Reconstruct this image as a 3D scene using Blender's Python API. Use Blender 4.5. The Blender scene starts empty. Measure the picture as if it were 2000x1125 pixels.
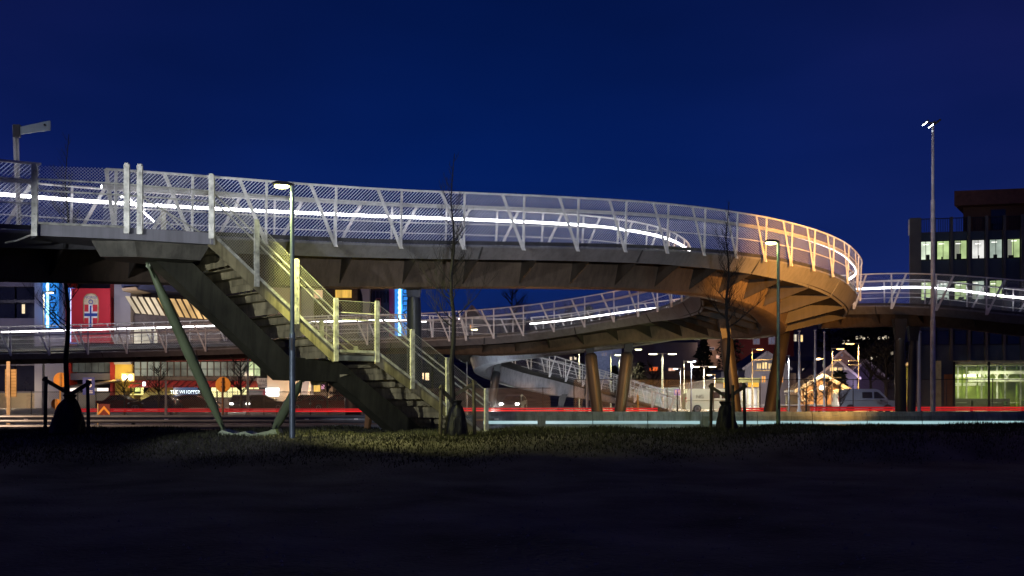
import bpy, math, random
import numpy as np
from mathutils import Vector, Matrix
random.seed(7)
R = math.radians
sc = bpy.context.scene
C = sc.collection

# ---------------------------------------------------------------- camera
F = 2000.0; HY = 770.0; CH = 1.6            # focal length and horizon in photo pixels, eye height
cam = bpy.data.cameras.new('camera'); camo = bpy.data.objects.new('camera', cam); C.objects.link(camo)
camo.location = (0, 0, CH); camo.rotation_euler = (R(90), 0, 0)
cam.sensor_width = 36; cam.lens = 36; cam.shift_y = (HY-562.5)/2000
cam.clip_end = 3000; cam.clip_start = .1
sc.camera = camo

# ---------------------------------------------------------------- world (blue hour sky)
w = bpy.data.worlds.new('World'); sc.world = w; w.use_nodes = True
nt = w.node_tree; nt.nodes.clear()
def N(nt, t, **k):
    n = nt.nodes.new(t)
    for a, b in k.items(): setattr(n, a, b)
    return n
def L(nt, a, b): nt.links.new(a, b)
def ramp(nt, stops, interp='LINEAR'):
    r = N(nt, 'ShaderNodeValToRGB'); e = r.color_ramp.elements; r.color_ramp.interpolation = interp
    while len(e) < len(stops): e.new(.5)
    for x, (p, c) in zip(e, stops):
        x.position = p; x.color = (c[0], c[1], c[2], 1)
    return r
tc = N(nt, 'ShaderNodeTexCoord'); sp = N(nt, 'ShaderNodeSeparateXYZ'); L(nt, tc.outputs['Generated'], sp.inputs[0])
rp = ramp(nt, [(0, (.007, .015, .09)), (.10, (.0025, .0125, .088)), (.22, (.0006, .0085, .074)), (.40, (.0006, .0048, .042)), (1, (.0006, .002, .016))])
L(nt, sp.outputs['Z'], rp.inputs[0])
ab = N(nt, 'ShaderNodeMath', operation='MULTIPLY_ADD'); L(nt, sp.outputs['X'], ab.inputs[0]); ab.inputs[1].default_value = 1.; ab.inputs[2].default_value = .02
m2 = N(nt, 'ShaderNodeMath', operation='MULTIPLY'); L(nt, ab.outputs[0], m2.inputs[0]); L(nt, ab.outputs[0], m2.inputs[1])
no = N(nt, 'ShaderNodeTexNoise'); no.inputs['Scale'].default_value = 2.2; no.inputs['Detail'].default_value = 3
mp = N(nt, 'ShaderNodeMapping'); mp.inputs['Scale'].default_value = (1, 1, 3.2); L(nt, tc.outputs['Generated'], mp.inputs[0]); L(nt, mp.outputs[0], no.inputs['Vector'])
m3 = N(nt, 'ShaderNodeMath', operation='MULTIPLY'); L(nt, m2.outputs[0], m3.inputs[0]); L(nt, no.outputs[0], m3.inputs[1])
mx = N(nt, 'ShaderNodeMix', data_type='RGBA', blend_type='ADD'); mx.inputs[0].default_value = 1
glow = N(nt, 'ShaderNodeMix', data_type='RGBA'); L(nt, m3.outputs[0], glow.inputs[0]); glow.inputs[6].default_value = (0, 0, 0, 1); glow.inputs[7].default_value = (.032, .006, .010, 1)
L(nt, rp.outputs[0], mx.inputs[6]); L(nt, glow.outputs[2], mx.inputs[7])
mr = N(nt, 'ShaderNodeMapRange'); L(nt, no.outputs[0], mr.inputs[0]); mr.inputs[1].default_value = .3; mr.inputs[2].default_value = .7; mr.inputs[3].default_value = 1.02; mr.inputs[4].default_value = 1.5
bg = N(nt, 'ShaderNodeBackground'); L(nt, mx.outputs[2], bg.inputs[0]); L(nt, mr.outputs[0], bg.inputs[1])
wo = N(nt, 'ShaderNodeOutputWorld'); L(nt, bg.outputs[0], wo.inputs[0])

sc.view_settings.view_transform = 'Standard'; sc.view_settings.look = 'None'
sc.view_settings.exposure = 0; sc.view_settings.gamma = 1
cy = sc.cycles
cy.max_bounces = 5; cy.diffuse_bounces = 3; cy.glossy_bounces = 2; cy.transparent_max_bounces = 24; cy.transmission_bounces = 2
cy.sample_clamp_indirect = 3; cy.caustics_reflective = False; cy.caustics_refractive = False

# ---------------------------------------------------------------- materials
MATS = {}
def mat(name, col, rough=.6, metal=0, noise=.15, scale=3., bump=.0, spec=.4, emis=None, es=0, streak=0):
    if name in MATS: return MATS[name]
    m = bpy.data.materials.new(name); m.use_nodes = True; nt = m.node_tree; b = nt.nodes['Principled BSDF']
    b.inputs['Roughness'].default_value = rough; b.inputs['Metallic'].default_value = metal
    b.inputs['Specular IOR Level'].default_value = spec
    t = N(nt, 'ShaderNodeTexCoord'); n = N(nt, 'ShaderNodeTexNoise'); n.inputs['Scale'].default_value = scale; n.inputs['Detail'].default_value = 5
    L(nt, t.outputs['Object'], n.inputs['Vector'])
    lo = [c*(1-noise*1.6) for c in col]; hi = [min(1, c*(1+noise*1.6)) for c in col]
    r = ramp(nt, [(.3, lo), (.7, hi)]); L(nt, n.outputs[0], r.inputs[0]); L(nt, r.outputs[0], b.inputs['Base Color'])
    if streak:      # rain streaks and grime running down the surface, and scattered stains
        mp = N(nt, 'ShaderNodeMapping'); mp.inputs['Scale'].default_value = (3.2, 3.2, .22); L(nt, t.outputs['Object'], mp.inputs[0])
        n3 = N(nt, 'ShaderNodeTexNoise'); n3.inputs['Scale'].default_value = 1.6; n3.inputs['Detail'].default_value = 7; n3.inputs['Roughness'].default_value = .7; L(nt, mp.outputs[0], n3.inputs['Vector'])
        r3 = ramp(nt, [(.38, (1-streak,)*3), (.56, (1, 1, 1))]); L(nt, n3.outputs[0], r3.inputs[0])
        mm = N(nt, 'ShaderNodeMix', data_type='RGBA', blend_type='MULTIPLY'); mm.inputs[0].default_value = 1; L(nt, r.outputs[0], mm.inputs[6]); L(nt, r3.outputs[0], mm.inputs[7]); L(nt, mm.outputs[2], b.inputs['Base Color'])
    if bump:
        n2 = N(nt, 'ShaderNodeTexNoise'); n2.inputs['Scale'].default_value = scale*6; n2.inputs['Detail'].default_value = 8; L(nt, t.outputs['Object'], n2.inputs['Vector'])
        bp = N(nt, 'ShaderNodeBump'); bp.inputs['Strength'].default_value = bump; bp.inputs['Distance'].default_value = .05
        L(nt, n2.outputs[0], bp.inputs['Height']); L(nt, bp.outputs[0], b.inputs['Normal'])
    if emis:
        b.inputs['Emission Color'].default_value = (*emis, 1); b.inputs['Emission Strength'].default_value = es
    MATS[name] = m; return m
def glowmat(name, col, s, vary=0, scale=1.5, stretch=(1, 1, 1)):
    """things that give off light: lamps, signs, lit windows (vary = curtains, furniture behind the pane)"""
    if name in MATS: return MATS[name]
    m = bpy.data.materials.new(name); m.use_nodes = True; nt = m.node_tree; b = nt.nodes['Principled BSDF']
    b.inputs['Base Color'].default_value = (.05, .05, .05, 1); b.inputs['Roughness'].default_value = .2
    b.inputs['Emission Strength'].default_value = s
    if vary:
        t = N(nt, 'ShaderNodeTexCoord'); mp = N(nt, 'ShaderNodeMapping'); mp.inputs['Scale'].default_value = stretch; L(nt, t.outputs['Object'], mp.inputs[0])
        n = N(nt, 'ShaderNodeTexNoise'); n.inputs['Scale'].default_value = scale; n.inputs['Detail'].default_value = 3; L(nt, mp.outputs[0], n.inputs['Vector'])
        r = ramp(nt, [(.32, [c*(1-vary) for c in col]), (.5, [c*(1-vary*.45) for c in col]), (.62, col)]); L(nt, n.outputs[0], r.inputs[0]); L(nt, r.outputs[0], b.inputs['Emission Color'])
    else: b.inputs['Emission Color'].default_value = (*col, 1)
    MATS[name] = m; return m
def netmat(name, col, s, wa, wb, rough=.45, metal=.3):
    """woven wire: two families of diagonal wires, real holes between them (u, v in metres)"""
    if name in MATS: return MATS[name]
    m = bpy.data.materials.new(name); m.use_nodes = True; nt = m.node_tree; b = nt.nodes['Principled BSDF']
    b.inputs['Base Color'].default_value = (*col, 1); b.inputs['Roughness'].default_value = rough; b.inputs['Metallic'].default_value = metal
    uv = N(nt, 'ShaderNodeUVMap'); sp = N(nt, 'ShaderNodeSeparateXYZ'); L(nt, uv.outputs[0], sp.inputs[0])
    outs = []
    for op, wd in (('SUBTRACT', wa), ('ADD', wb)):
        a = N(nt, 'ShaderNodeMath', operation=op); L(nt, sp.outputs[0], a.inputs[0]); L(nt, sp.outputs[1], a.inputs[1])
        d = N(nt, 'ShaderNodeMath', operation='DIVIDE'); L(nt, a.outputs[0], d.inputs[0]); d.inputs[1].default_value = s
        f = N(nt, 'ShaderNodeMath', operation='FRACT'); L(nt, d.outputs[0], f.inputs[0])
        l = N(nt, 'ShaderNodeMath', operation='LESS_THAN'); L(nt, f.outputs[0], l.inputs[0]); l.inputs[1].default_value = wd
        outs.append(l.outputs[0])
    mxx = N(nt, 'ShaderNodeMath', operation='MAXIMUM'); L(nt, outs[0], mxx.inputs[0]); L(nt, outs[1], mxx.inputs[1])
    tr = N(nt, 'ShaderNodeBsdfTransparent'); mix = N(nt, 'ShaderNodeMixShader')
    tl = N(nt, 'ShaderNodeBsdfTranslucent'); tl.inputs[0].default_value = (*col, 1); m5 = N(nt, 'ShaderNodeMixShader'); m5.inputs[0].default_value = .5   # round wires catch light from both sides
    L(nt, b.outputs[0], m5.inputs[1]); L(nt, tl.outputs[0], m5.inputs[2])
    L(nt, mxx.outputs[0], mix.inputs[0]); L(nt, tr.outputs[0], mix.inputs[1]); L(nt, m5.outputs[0], mix.inputs[2])
    L(nt, mix.outputs[0], nt.nodes['Material Output'].inputs[0])
    MATS[name] = m; return m
def glassmat(name, col=(.6, .7, .65), a=.12):
    if name in MATS: return MATS[name]
    m = bpy.data.materials.new(name); m.use_nodes = True; nt = m.node_tree
    g = N(nt, 'ShaderNodeBsdfGlossy'); g.inputs['Roughness'].default_value = .05; tr = N(nt, 'ShaderNodeBsdfTransparent'); tr.inputs[0].default_value = (*[1-(1-c)*.3 for c in col], 1)
    mix = N(nt, 'ShaderNodeMixShader'); mix.inputs[0].default_value = a
    L(nt, tr.outputs[0], mix.inputs[1]); L(nt, g.outputs[0], mix.inputs[2]); L(nt, mix.outputs[0], nt.nodes['Material Output'].inputs[0])
    MATS[name] = m; return m

steel = mat('galvanised_steel', (.74, .73, .72), .55, .0, .12, 5)
steel_dk = mat('dark_galvanised_steel', (.07, .07, .075), .45, .2, .2, 4)
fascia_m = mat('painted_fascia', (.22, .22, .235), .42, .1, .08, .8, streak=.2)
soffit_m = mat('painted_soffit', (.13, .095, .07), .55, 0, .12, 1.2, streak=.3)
plate_m = mat('shaded_soffit_plate', (.035, .028, .022), .6, 0, .15, 1.2, streak=.3)  # shade put into the rib and soffit colour, girder keeps the lit tone
deck_m = mat('deck_asphalt', (.07, .07, .07), .8, 0, .2, 6)
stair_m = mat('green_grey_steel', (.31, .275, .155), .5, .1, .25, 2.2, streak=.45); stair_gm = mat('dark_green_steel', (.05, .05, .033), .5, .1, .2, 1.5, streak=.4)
stair_rail_m = mat('weathered_zinc', (.50, .50, .43), .42, .25, .3, 6)
strut_m = mat('painted_green_strut', (.15, .19, .10), .35, .1, .12, 2)
net_m = netmat('railing_net', (.75, .76, .80), .10, .26, .025, .5, 0); net_far_m = netmat('railing_net_sparse', (.6, .62, .66), .12, .07, .05, .5, 0)
stair_net_m = netmat('stair_net', (.55, .54, .42), .075, .09, .09, .5, 0)
fence_net_m = netmat('chain_link', (.26, .22, .18), .13, .15, .15)
led_m = glowmat('handrail_led', (1, .97, 1.0), 17.)
led_far_m = glowmat('handrail_led_dim', (1, .96, .98), 9.)
asphalt = mat('asphalt', (.12, .105, .105), .6, 0, .2, 1.5, .3)
concrete = mat('concrete', (.30, .31, .31), .8, 0, .15, 1.2, .15)
black_m = mat('black_bag', (.010, .010, .012), .42, 0, .3, 4, .5, .25)
bark = mat('bark', (.028, .022, .018), .9, 0, .3, 8)
wood = mat('stake_wood', (.07, .06, .035), .85, 0, .3, 6)
dark = mat('dark_metal', (.02, .02, .022), .5, .2, .2, 3)

# ---------------------------------------------------------------- helpers
def P(px, py, D): return Vector(((px-1000)*D/F, D, CH+(HY-py)*D/F))
class MB:
    def __init__(s): s.v = []; s.f = []; s.uv = None
    def add(s, vs, fs):
        n = len(s.v); s.v += [tuple(v) for v in vs]; s.f += [tuple(i+n for i in f) for f in fs]; return s
    def hexa(s, b, t):
        """two 4-point loops (bottom, top)"""
        return s.add(list(b)+list(t), [(3, 2, 1, 0), (4, 5, 6, 7), (0, 1, 5, 4), (1, 2, 6, 5), (2, 3, 7, 6), (3, 0, 4, 7)])
    def box(s, c, d, M=None):
        x, y, z = d[0]/2, d[1]/2, d[2]/2
        vs = [Vector((sx*x, sy*y, sz*z)) for sz in (-1, 1) for sx, sy in ((-1, -1), (1, -1), (1, 1), (-1, 1))]
        if M is not None: vs = [M @ v for v in vs]
        vs = [v+Vector(c) for v in vs]
        return s.hexa(vs[:4], vs[4:])
    def b2(s, a, b):
        return s.box([(a[i]+b[i])/2 for i in range(3)], [abs(b[i]-a[i]) for i in range(3)])
    def beam(s, p, q, wd, ht, up=(0, 0, 1)):
        p = Vector(p); q = Vector(q); d = (q-p).normalized(); u = Vector(up)
        x = d.cross(u)
        if x.length < 1e-4: x = d.cross(Vector((1, 0, 0)))
        x.normalize(); z = x.cross(d).normalized()
        o = [(-1, -1), (1, -1), (1, 1), (-1, 1)]
        return s.hexa([p+x*a*wd/2+z*b*ht/2 for a, b in o], [q+x*a*wd/2+z*b*ht/2 for a, b in o])
    def tube(s, pts, r, n=8, cap=True):
        pts = [Vector(p) for p in pts]; m = len(pts)
        rs = r if isinstance(r, (list, tuple)) else [r]*m
        base = len(s.v); ref = None
        for i, p in enumerate(pts):
            d = (pts[min(i+1, m-1)]-pts[max(i-1, 0)]).normalized()
            if ref is None: ref = Vector((0, 0, 1)) if abs(d.z) < .95 else Vector((1, 0, 0))
            x = d.cross(ref)
            if x.length < 1e-3: x = d.cross(Vector((0, 1, 0)))
            x.normalize(); y = d.cross(x).normalized()
            for k in range(n):
                a = 2*math.pi*k/n; s.v.append(tuple(p+(x*math.cos(a)+y*math.sin(a))*rs[i]))
        for i in range(m-1):
            for k in range(n):
                a = base+i*n+k; b = base+i*n+(k+1) % n; s.f.append((a, b, b+n, a+n))
        if cap:
            s.f.append(tuple(base+k for k in reversed(range(n)))); s.f.append(tuple(base+(m-1)*n+k for k in range(n)))
        return s
    def prism(s, poly, y0, y1, M=None):
        """poly in (x,z), extruded along y"""
        n = len(poly); vs = [Vector((x, y0, z)) for x, z in poly]+[Vector((x, y1, z)) for x, z in poly]
        if M is not None: vs = [M @ v for v in vs]
        return s.add(vs, [tuple(range(n)), tuple(reversed(range(n, 2*n)))]+[(i, i+n, (i+1) % n+n, (i+1) % n) for i in range(n)])
    def loft(s, secs, closed=True, cap=True):
        n = len(secs[0]); b = len(s.v)
        for sec in secs: s.v += [tuple(p) for p in sec]
        for i in range(len(secs)-1):
            for k in range(n if closed else n-1):
                a = b+i*n+k; c = b+i*n+(k+1) % n; s.f.append((a, c, c+n, a+n))
        if cap and closed: s.f.append(tuple(b+k for k in reversed(range(n)))); s.f.append(tuple(b+(len(secs)-1)*n+k for k in range(n)))
        return s
    def build(s, name, m, parent=None, smooth=False, loc=None):
        me = bpy.data.meshes.new(name)
        vs = s.v
        if loc is not None: vs = [tuple(Vector(v)-Vector(loc)) for v in vs]
        me.from_pydata(vs, [], s.f); me.materials.append(m)
        if s.uv:
            l = me.uv_layers.new(name='UVMap'); k = 0
            for f, u in zip(s.f, s.uv):
                for t in u: l.data[k].uv = t; k += 1
        if smooth:
            for p in me.polygons: p.use_smooth = True
            if hasattr(me, 'set_sharp_from_angle'): me.set_sharp_from_angle(angle=R(40))
        me.update()
        o = bpy.data.objects.new(name, me); C.objects.link(o)
        if loc is not None: o.location = loc
        if parent is not None:
            o.parent = parent
            par = parent; off = Vector((0, 0, 0))
            while par: off += par.location; par = par.parent
            if loc is None: o.location = -off
            else: o.location = Vector(loc)-off
        return o
def tag(o, label=None, cat=None, group=None, kind=None):
    if label: o['label'] = label
    if cat: o['category'] = cat
    if group: o['group'] = group
    if kind: o['kind'] = kind
    return o
def thing(name, label, cat, loc, group=None):
    o = bpy.data.objects.new(name, None); C.objects.link(o); o.location = loc; o.empty_display_size = .3
    return tag(o, label, cat, group)
def dup(root):
    def rec(o, par):
        c = o.copy(); C.objects.link(c); c.parent = par
        for ch in list(o.children): rec(ch, c)
        return c
    return rec(root, None)
def textm(name, s, size, m, parent, M, extr=.02, align='CENTER', spacing=1.0, line=1.0):
    cu = bpy.data.curves.new('lettering', 'FONT'); cu.body = s; cu.size = size; cu.extrude = extr; cu.align_x = align; cu.align_y = 'CENTER'; cu.space_character = spacing; cu.space_line = line
    cu.resolution_u = 3
    t = bpy.data.objects.new('lettering', cu); C.objects.link(t)
    dg = bpy.context.evaluated_depsgraph_get(); me = bpy.data.meshes.new_from_object(t.evaluated_get(dg))
    bpy.data.objects.remove(t); bpy.data.curves.remove(cu)
    me.transform(M); me.materials.clear(); me.materials.append(m)
    o = bpy.data.objects.new(name, me); C.objects.link(o); o.parent = parent
    par = parent; off = Vector((0, 0, 0))
    while par: off += par.location; par = par.parent
    o.location = -off
    return o
FACE = Matrix.Rotation(R(90), 4, 'X')         # text standing upright, facing the camera side (-Y)
def lamp(kind, name, loc, power, col, parent=None, size=.2, spot=None, aim=None, blend=.6):
    l = bpy.data.lights.new(name, kind); l.energy = power; l.color = col
    if kind in ('POINT', 'SPOT'): l.shadow_soft_size = size
    if kind == 'AREA': l.size = size
    if kind == 'SPOT': l.spot_size = R(spot); l.spot_blend = blend
    o = bpy.data.objects.new(name, l); C.objects.link(o); o.location = loc
    if aim is not None: o.rotation_euler = (Vector(aim)-Vector(loc)).to_track_quat('-Z', 'Y').to_euler()
    if parent is not None:
        o.parent = parent; par = parent; off = Vector((0, 0, 0))
        while par: off += par.location; par = par.parent
        o.location = Vector(loc)-off
    return o
def catmull(pts, n):
    p = [np.array(x, float) for x in pts]; p = [2*p[0]-p[1]]+p+[2*p[-1]-p[-2]]; out = []
    for i in range(1, len(p)-2):
        for k in range(n):
            t = k/n; a, b, c, d = p[i-1:i+3]
            out.append(.5*((2*b)+(-a+c)*t+(2*a-5*b+4*c-d)*t*t+(-a+3*b-3*c+d)*t**3))
    out.append(p[-2]); return np.array(out)
def resample(c, step, off=0.):
    d = np.r_[0, np.cumsum(np.linalg.norm(np.diff(c[:, :2], axis=0), axis=1))]
    s = np.arange(off, d[-1], step); return np.stack([np.interp(s, d, c[:, k]) for k in range(3)], 1)
def V(a): return Vector([float(x) for x in a])

# ---------------------------------------------------------------- ground
def hz(x, y):
    """terrain height"""
    x = np.asarray(x, float); y = np.asarray(y, float)
    crest = .55+np.clip((x-2)/20, 0, 1)*.22+.035*np.sin(x*.9)+.03*np.sin(x*2.3+1)
    y0 = 19.+np.clip((x-0)/8, 0, 1)*5
    up = np.clip((y-y0)/(26.6-y0), 0, 1); up = up*up*(3-2*up)
    dn = np.clip((y-31.5)/(38-31.5), 0, 1); dn = dn*dn*(3-2*dn)
    z = crest*up*(1-dn)
    z = z+.025*np.sin(x*1.7+y*.6)*(1-dn)*np.clip((30-y)/10, 0.2, 1)
    h = np.clip((y-125)/60, 0, 1)
    z = z+h*h*(y-125)*.125
    z = z-dn*.03
    return z-.02
def grid(name, xs, ys, m, fz=hz, dz=0., kind='structure'):
    X, Y = np.meshgrid(xs, ys); Z = fz(X, Y)+dz; b = MB(); nx = len(xs)
    b.v = [tuple(p) for p in np.stack([X.ravel(), Y.ravel(), Z.ravel()], 1)]
    b.f = [(j*nx+i, j*nx+i+1, (j+1)*nx+i+1, (j+1)*nx+i) for j in range(len(ys)-1) for i in range(nx-1)]
    o = b.build(name, m, smooth=True); o['kind'] = kind; return o
gravel = mat('gravel_ground', (.10, .092, .088), .9, 0, .45, .5, .9)
nt = gravel.node_tree; b_ = nt.nodes['Principled BSDF']
# fine stones in the gravel
t_ = N(nt, 'ShaderNodeTexCoord'); vo = N(nt, 'ShaderNodeTexVoronoi'); vo.inputs['Scale'].default_value = 14; L(nt, t_.outputs['Object'], vo.inputs['Vector'])
bp_ = N(nt, 'ShaderNodeBump'); bp_.inputs['Strength'].default_value = .8; bp_.inputs['Distance'].default_value = .03; L(nt, vo.outputs['Distance'], bp_.inputs['Height'])
old = b_.inputs['Normal'].links[0].from_socket; L(nt, old, bp_.inputs['Normal']); L(nt, bp_.outputs[0], b_.inputs['Normal'])
xs = np.r_[-400, -200, -100, -60, np.arange(-40, 40.1, .5), 60, 100, 200, 400]
ys = np.r_[-60, -20, 0, np.arange(5, 42, .5), 45, 60, 80, 100, 115, 125, 132, 140, 150, 165, 180, 200, 240, 300, 330]
g = grid('ground', xs, ys, gravel)
# far hills
hill_m = mat('hill_ground', (.018, .02, .016), .95, 0, .3, .1)
hx = np.linspace(-420, 420, 60); hy = np.array([300, 330, 370, 420, 520])
def hillz(x, y):
    t = np.clip((y-300)/90, 0, 1)
    return hz(x*0, 300+0*y)+t*(5+4*np.sin(x*.013+1)+2*np.sin(x*.05))-np.clip((y-400)/120, 0, 1)*30
grid('hill', hx, hy, hill_m, hillz, -.3)
# road
road = MB(); road.add([(-300, 38.6, .004), (300, 38.6, .004), (300, 62, .004), (-300, 62, .004)], [(0, 1, 2, 3)]); ro = road.build('road', asphalt); ro['kind'] = 'structure'
pav = MB(); pav.b2((-300, 62.2, -.2), (300, 125, .1)); po = pav.build('pavement', mat('paving', (.16, .14, .13), .7, 0, .2, .5, .2)); po['kind'] = 'structure'
mk = MB()
for i in range(-40, 40): mk.add([(i*6., 50, .009), (i*6+3., 50, .009), (i*6+3., 50.15, .009), (i*6., 50.15, .009)], [(0, 1, 2, 3)])
mk.add([(-300, 39.8, .009), (300, 39.8, .009), (300, 39.95, .009), (-300, 39.95, .009)], [(0, 1, 2, 3)])
mo = mk.build('road_markings', mat('road_paint', (.7, .7, .68), .6)); mo['kind'] = 'structure'
# grass on the mound
gb = MB(); grass_m = mat('grass', (.036, .038, .018), .8, 0, .4, 2.)
rg = random.Random(3)
def boundary(x): return 22.0+2.8*min(1, max(0, (x+2)/9.))+.4*math.sin(x*1.3)+.25*math.sin(x*3.1)
for i in range(60000):
    y = rg.uniform(20.5, 32); x = rg.uniform(-1, 1)*y*.56
    if y < boundary(x)+rg.gauss(0, .5): continue
    z = float(hz(x, y)); h = rg.uniform(.03, .085)*(1.3 if y > 25 else 1); a = rg.uniform(0, math.pi); wd = rg.uniform(.008, .02)
    dx, dy = math.cos(a)*wd, math.sin(a)*wd; lx, ly = rg.gauss(0, .03), rg.gauss(0, .03)
    gb.add([(x-dx, y-dy, z-.01), (x+dx, y+dy, z-.01), (x+lx, y+ly, z+h)], [(0, 1, 2)])
tag(gb.build('grass', grass_m), 'short dark grass covering the low mound by the road', 'grass', kind='stuff')
# scattered small stones in the gravel, clumps of soil
stb = MB()
for i in range(2600):
    y = 8.5+22*rg.random()**1.3; x = rg.uniform(-1, 1)*y*.56; r = rg.uniform(.008, .028)
    z = float(hz(x, y)); a = rg.random()*3
    stb.add([(x-r, y, z-.01), (x+r*math.cos(a), y+r, z-.01), (x+r, y-r*.6, z-.01), (x+r*.2, y, z+r*.9)], [(0, 1, 3), (1, 2, 3), (2, 0, 3)])
tag(stb.build('gravel', mat('pebbles', (.22, .21, .22), .6, 0, .3, 3)), 'small loose stones strewn over the dark gravel foreground', 'stones', kind='stuff')

# ---------------------------------------------------------------- bridge building blocks
def offs(c, side):
    """horizontal unit normals of a curve, to its right if side=1"""
    d = np.gradient(c[:, :2], axis=0); d /= np.linalg.norm(d, axis=1)[:, None]
    return np.stack([d[:, 1], -d[:, 0]], 1)*side
def deck(root, O, I, dep, ribs_every, sw=.42, nose=(.5, .5), fm=None, sm=None, gm=None):
    """O, I: paired edge curves. slab with fascia, box girder under the middle, triangular ribs"""
    O = np.array(O); I = np.array(I); n = len(O)
    dep = np.interp(np.linspace(0, 1, n), np.linspace(0, 1, len(dep)), dep)
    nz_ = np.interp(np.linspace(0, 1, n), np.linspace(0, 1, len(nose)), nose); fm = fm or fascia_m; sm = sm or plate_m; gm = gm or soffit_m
    slab = MB(); top = MB(); fo = MB(); fi = MB(); sof = MB(); sp = MB()
    secs = {k: [] for k in ('top', 'fo', 'fi', 'sof', 'sp')}
    dn = lambda p, z: np.array([p[0], p[1], p[2]+z])
    for i in range(n):
        o, q = O[i], I[i]; u = (q-o)/np.linalg.norm((q-o)[:2])
        W = np.linalg.norm((q-o)[:2])
        at = lambda s, z: o+u*s+np.array([0, 0, z])
        nose = nz_[i]
        secs['top'].append([at(.12, -.2), at(W-.12, -.2), at(W-.12, -.26), at(.12, -.26)])
        secs['fo'].append([at(0, -.15), at(.12, -.15), at(.12, -.25), at(.42+nose*.3-.15, -nose), at(.36+nose*.3-.15, -nose-.06), at(.01, -.22)])
        secs['fi'].append([at(W-.12, -.15), at(W, -.15), at(W-.01, -.22), at(W-.36-nose*.3+.15, -nose-.06), at(W-.42-nose*.3+.15, -nose), at(W-.12, -.25)])
        secs['sof'].append([at(.38, -nose+.03), at(W-.38, -nose+.03), at(W-.38, -nose+.06), at(.38, -nose+.06)])
        c = W/2; s = sw*(1+.35*max(0, W-4.6)/3.5)
        secs['sp'].append([at(c-s-.28, -nose-.0), at(c+s+.28, -nose-.0), at(c+s, -dep[i]+.06), at(c+s-.12, -dep[i]), at(c-s+.12, -dep[i]), at(c-s, -dep[i]+.06)])
    top.loft(secs['top']).build('deck_surface', deck_m, root)
    fo.loft(secs['fo']).build('fascia', fm, root); fi.loft(secs['fi']).build('fascia', fm, root)
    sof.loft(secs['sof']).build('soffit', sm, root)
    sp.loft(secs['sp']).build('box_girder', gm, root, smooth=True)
    # ribs by arclength of the middle line
    mid = (O+I)/2; d = np.r_[0, np.cumsum(np.linalg.norm(np.diff(mid[:, :2], axis=0), axis=1))]
    s = ribs_every*.5
    while s < d[-1]:
        o = np.array([np.interp(s, d, O[:, k]) for k in range(3)]); q = np.array([np.interp(s, d, I[:, k]) for k in range(3)]); dp = np.interp(s, d, dep)
        nose = np.interp(s, d, nz_); u = (q-o)/np.linalg.norm((q-o)[:2]); W = np.linalg.norm((q-o)[:2]); c = W/2; sg = sw*(1+.35*max(0, W-4.6)/3.5)
        tn = Vector((-u[1], u[0], 0)).normalized()*.018
        for pts in ([(.42, -nose+.02), (c-sg-.2, -nose+.02), (c-sg+.04, -dp+.12), (.42, -nose-.1)], [(W-.42, -nose+.02), (c+sg+.2, -nose+.02), (c+sg-.04, -dp+.12), (W-.42, -nose-.1)]):
            pp = [V(o+u*a+np.array([0, 0, z])) for a, z in pts]
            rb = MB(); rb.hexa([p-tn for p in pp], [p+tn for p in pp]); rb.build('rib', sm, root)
        if int(s/ribs_every) % 3 == 1:      # bolted joint between two fascia panels
            for e, sg2, base in ((o, 1, 0), (q, -1, 0)):
                pt = lambda a, z, k: V(e+u*sg2*a+np.array([0, 0, z]))+tn.normalized()*k
                jb = MB(); jb.hexa([pt(-.014, -.2, -.03), pt(-.014, -.2, .03), pt(.02, -.2, .03), pt(.02, -.2, -.03)], [pt(.30+nose*.3-.15-.004, -nose-.045, -.03), pt(.30+nose*.3-.15-.004, -nose-.045, .03), pt(.34+nose*.3-.15, -nose-.04, .03), pt(.34+nose*.3-.15, -nose-.04, -.03)]); jb.build('joint_plate', steel_dk, root)
        s += ribs_every
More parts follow.
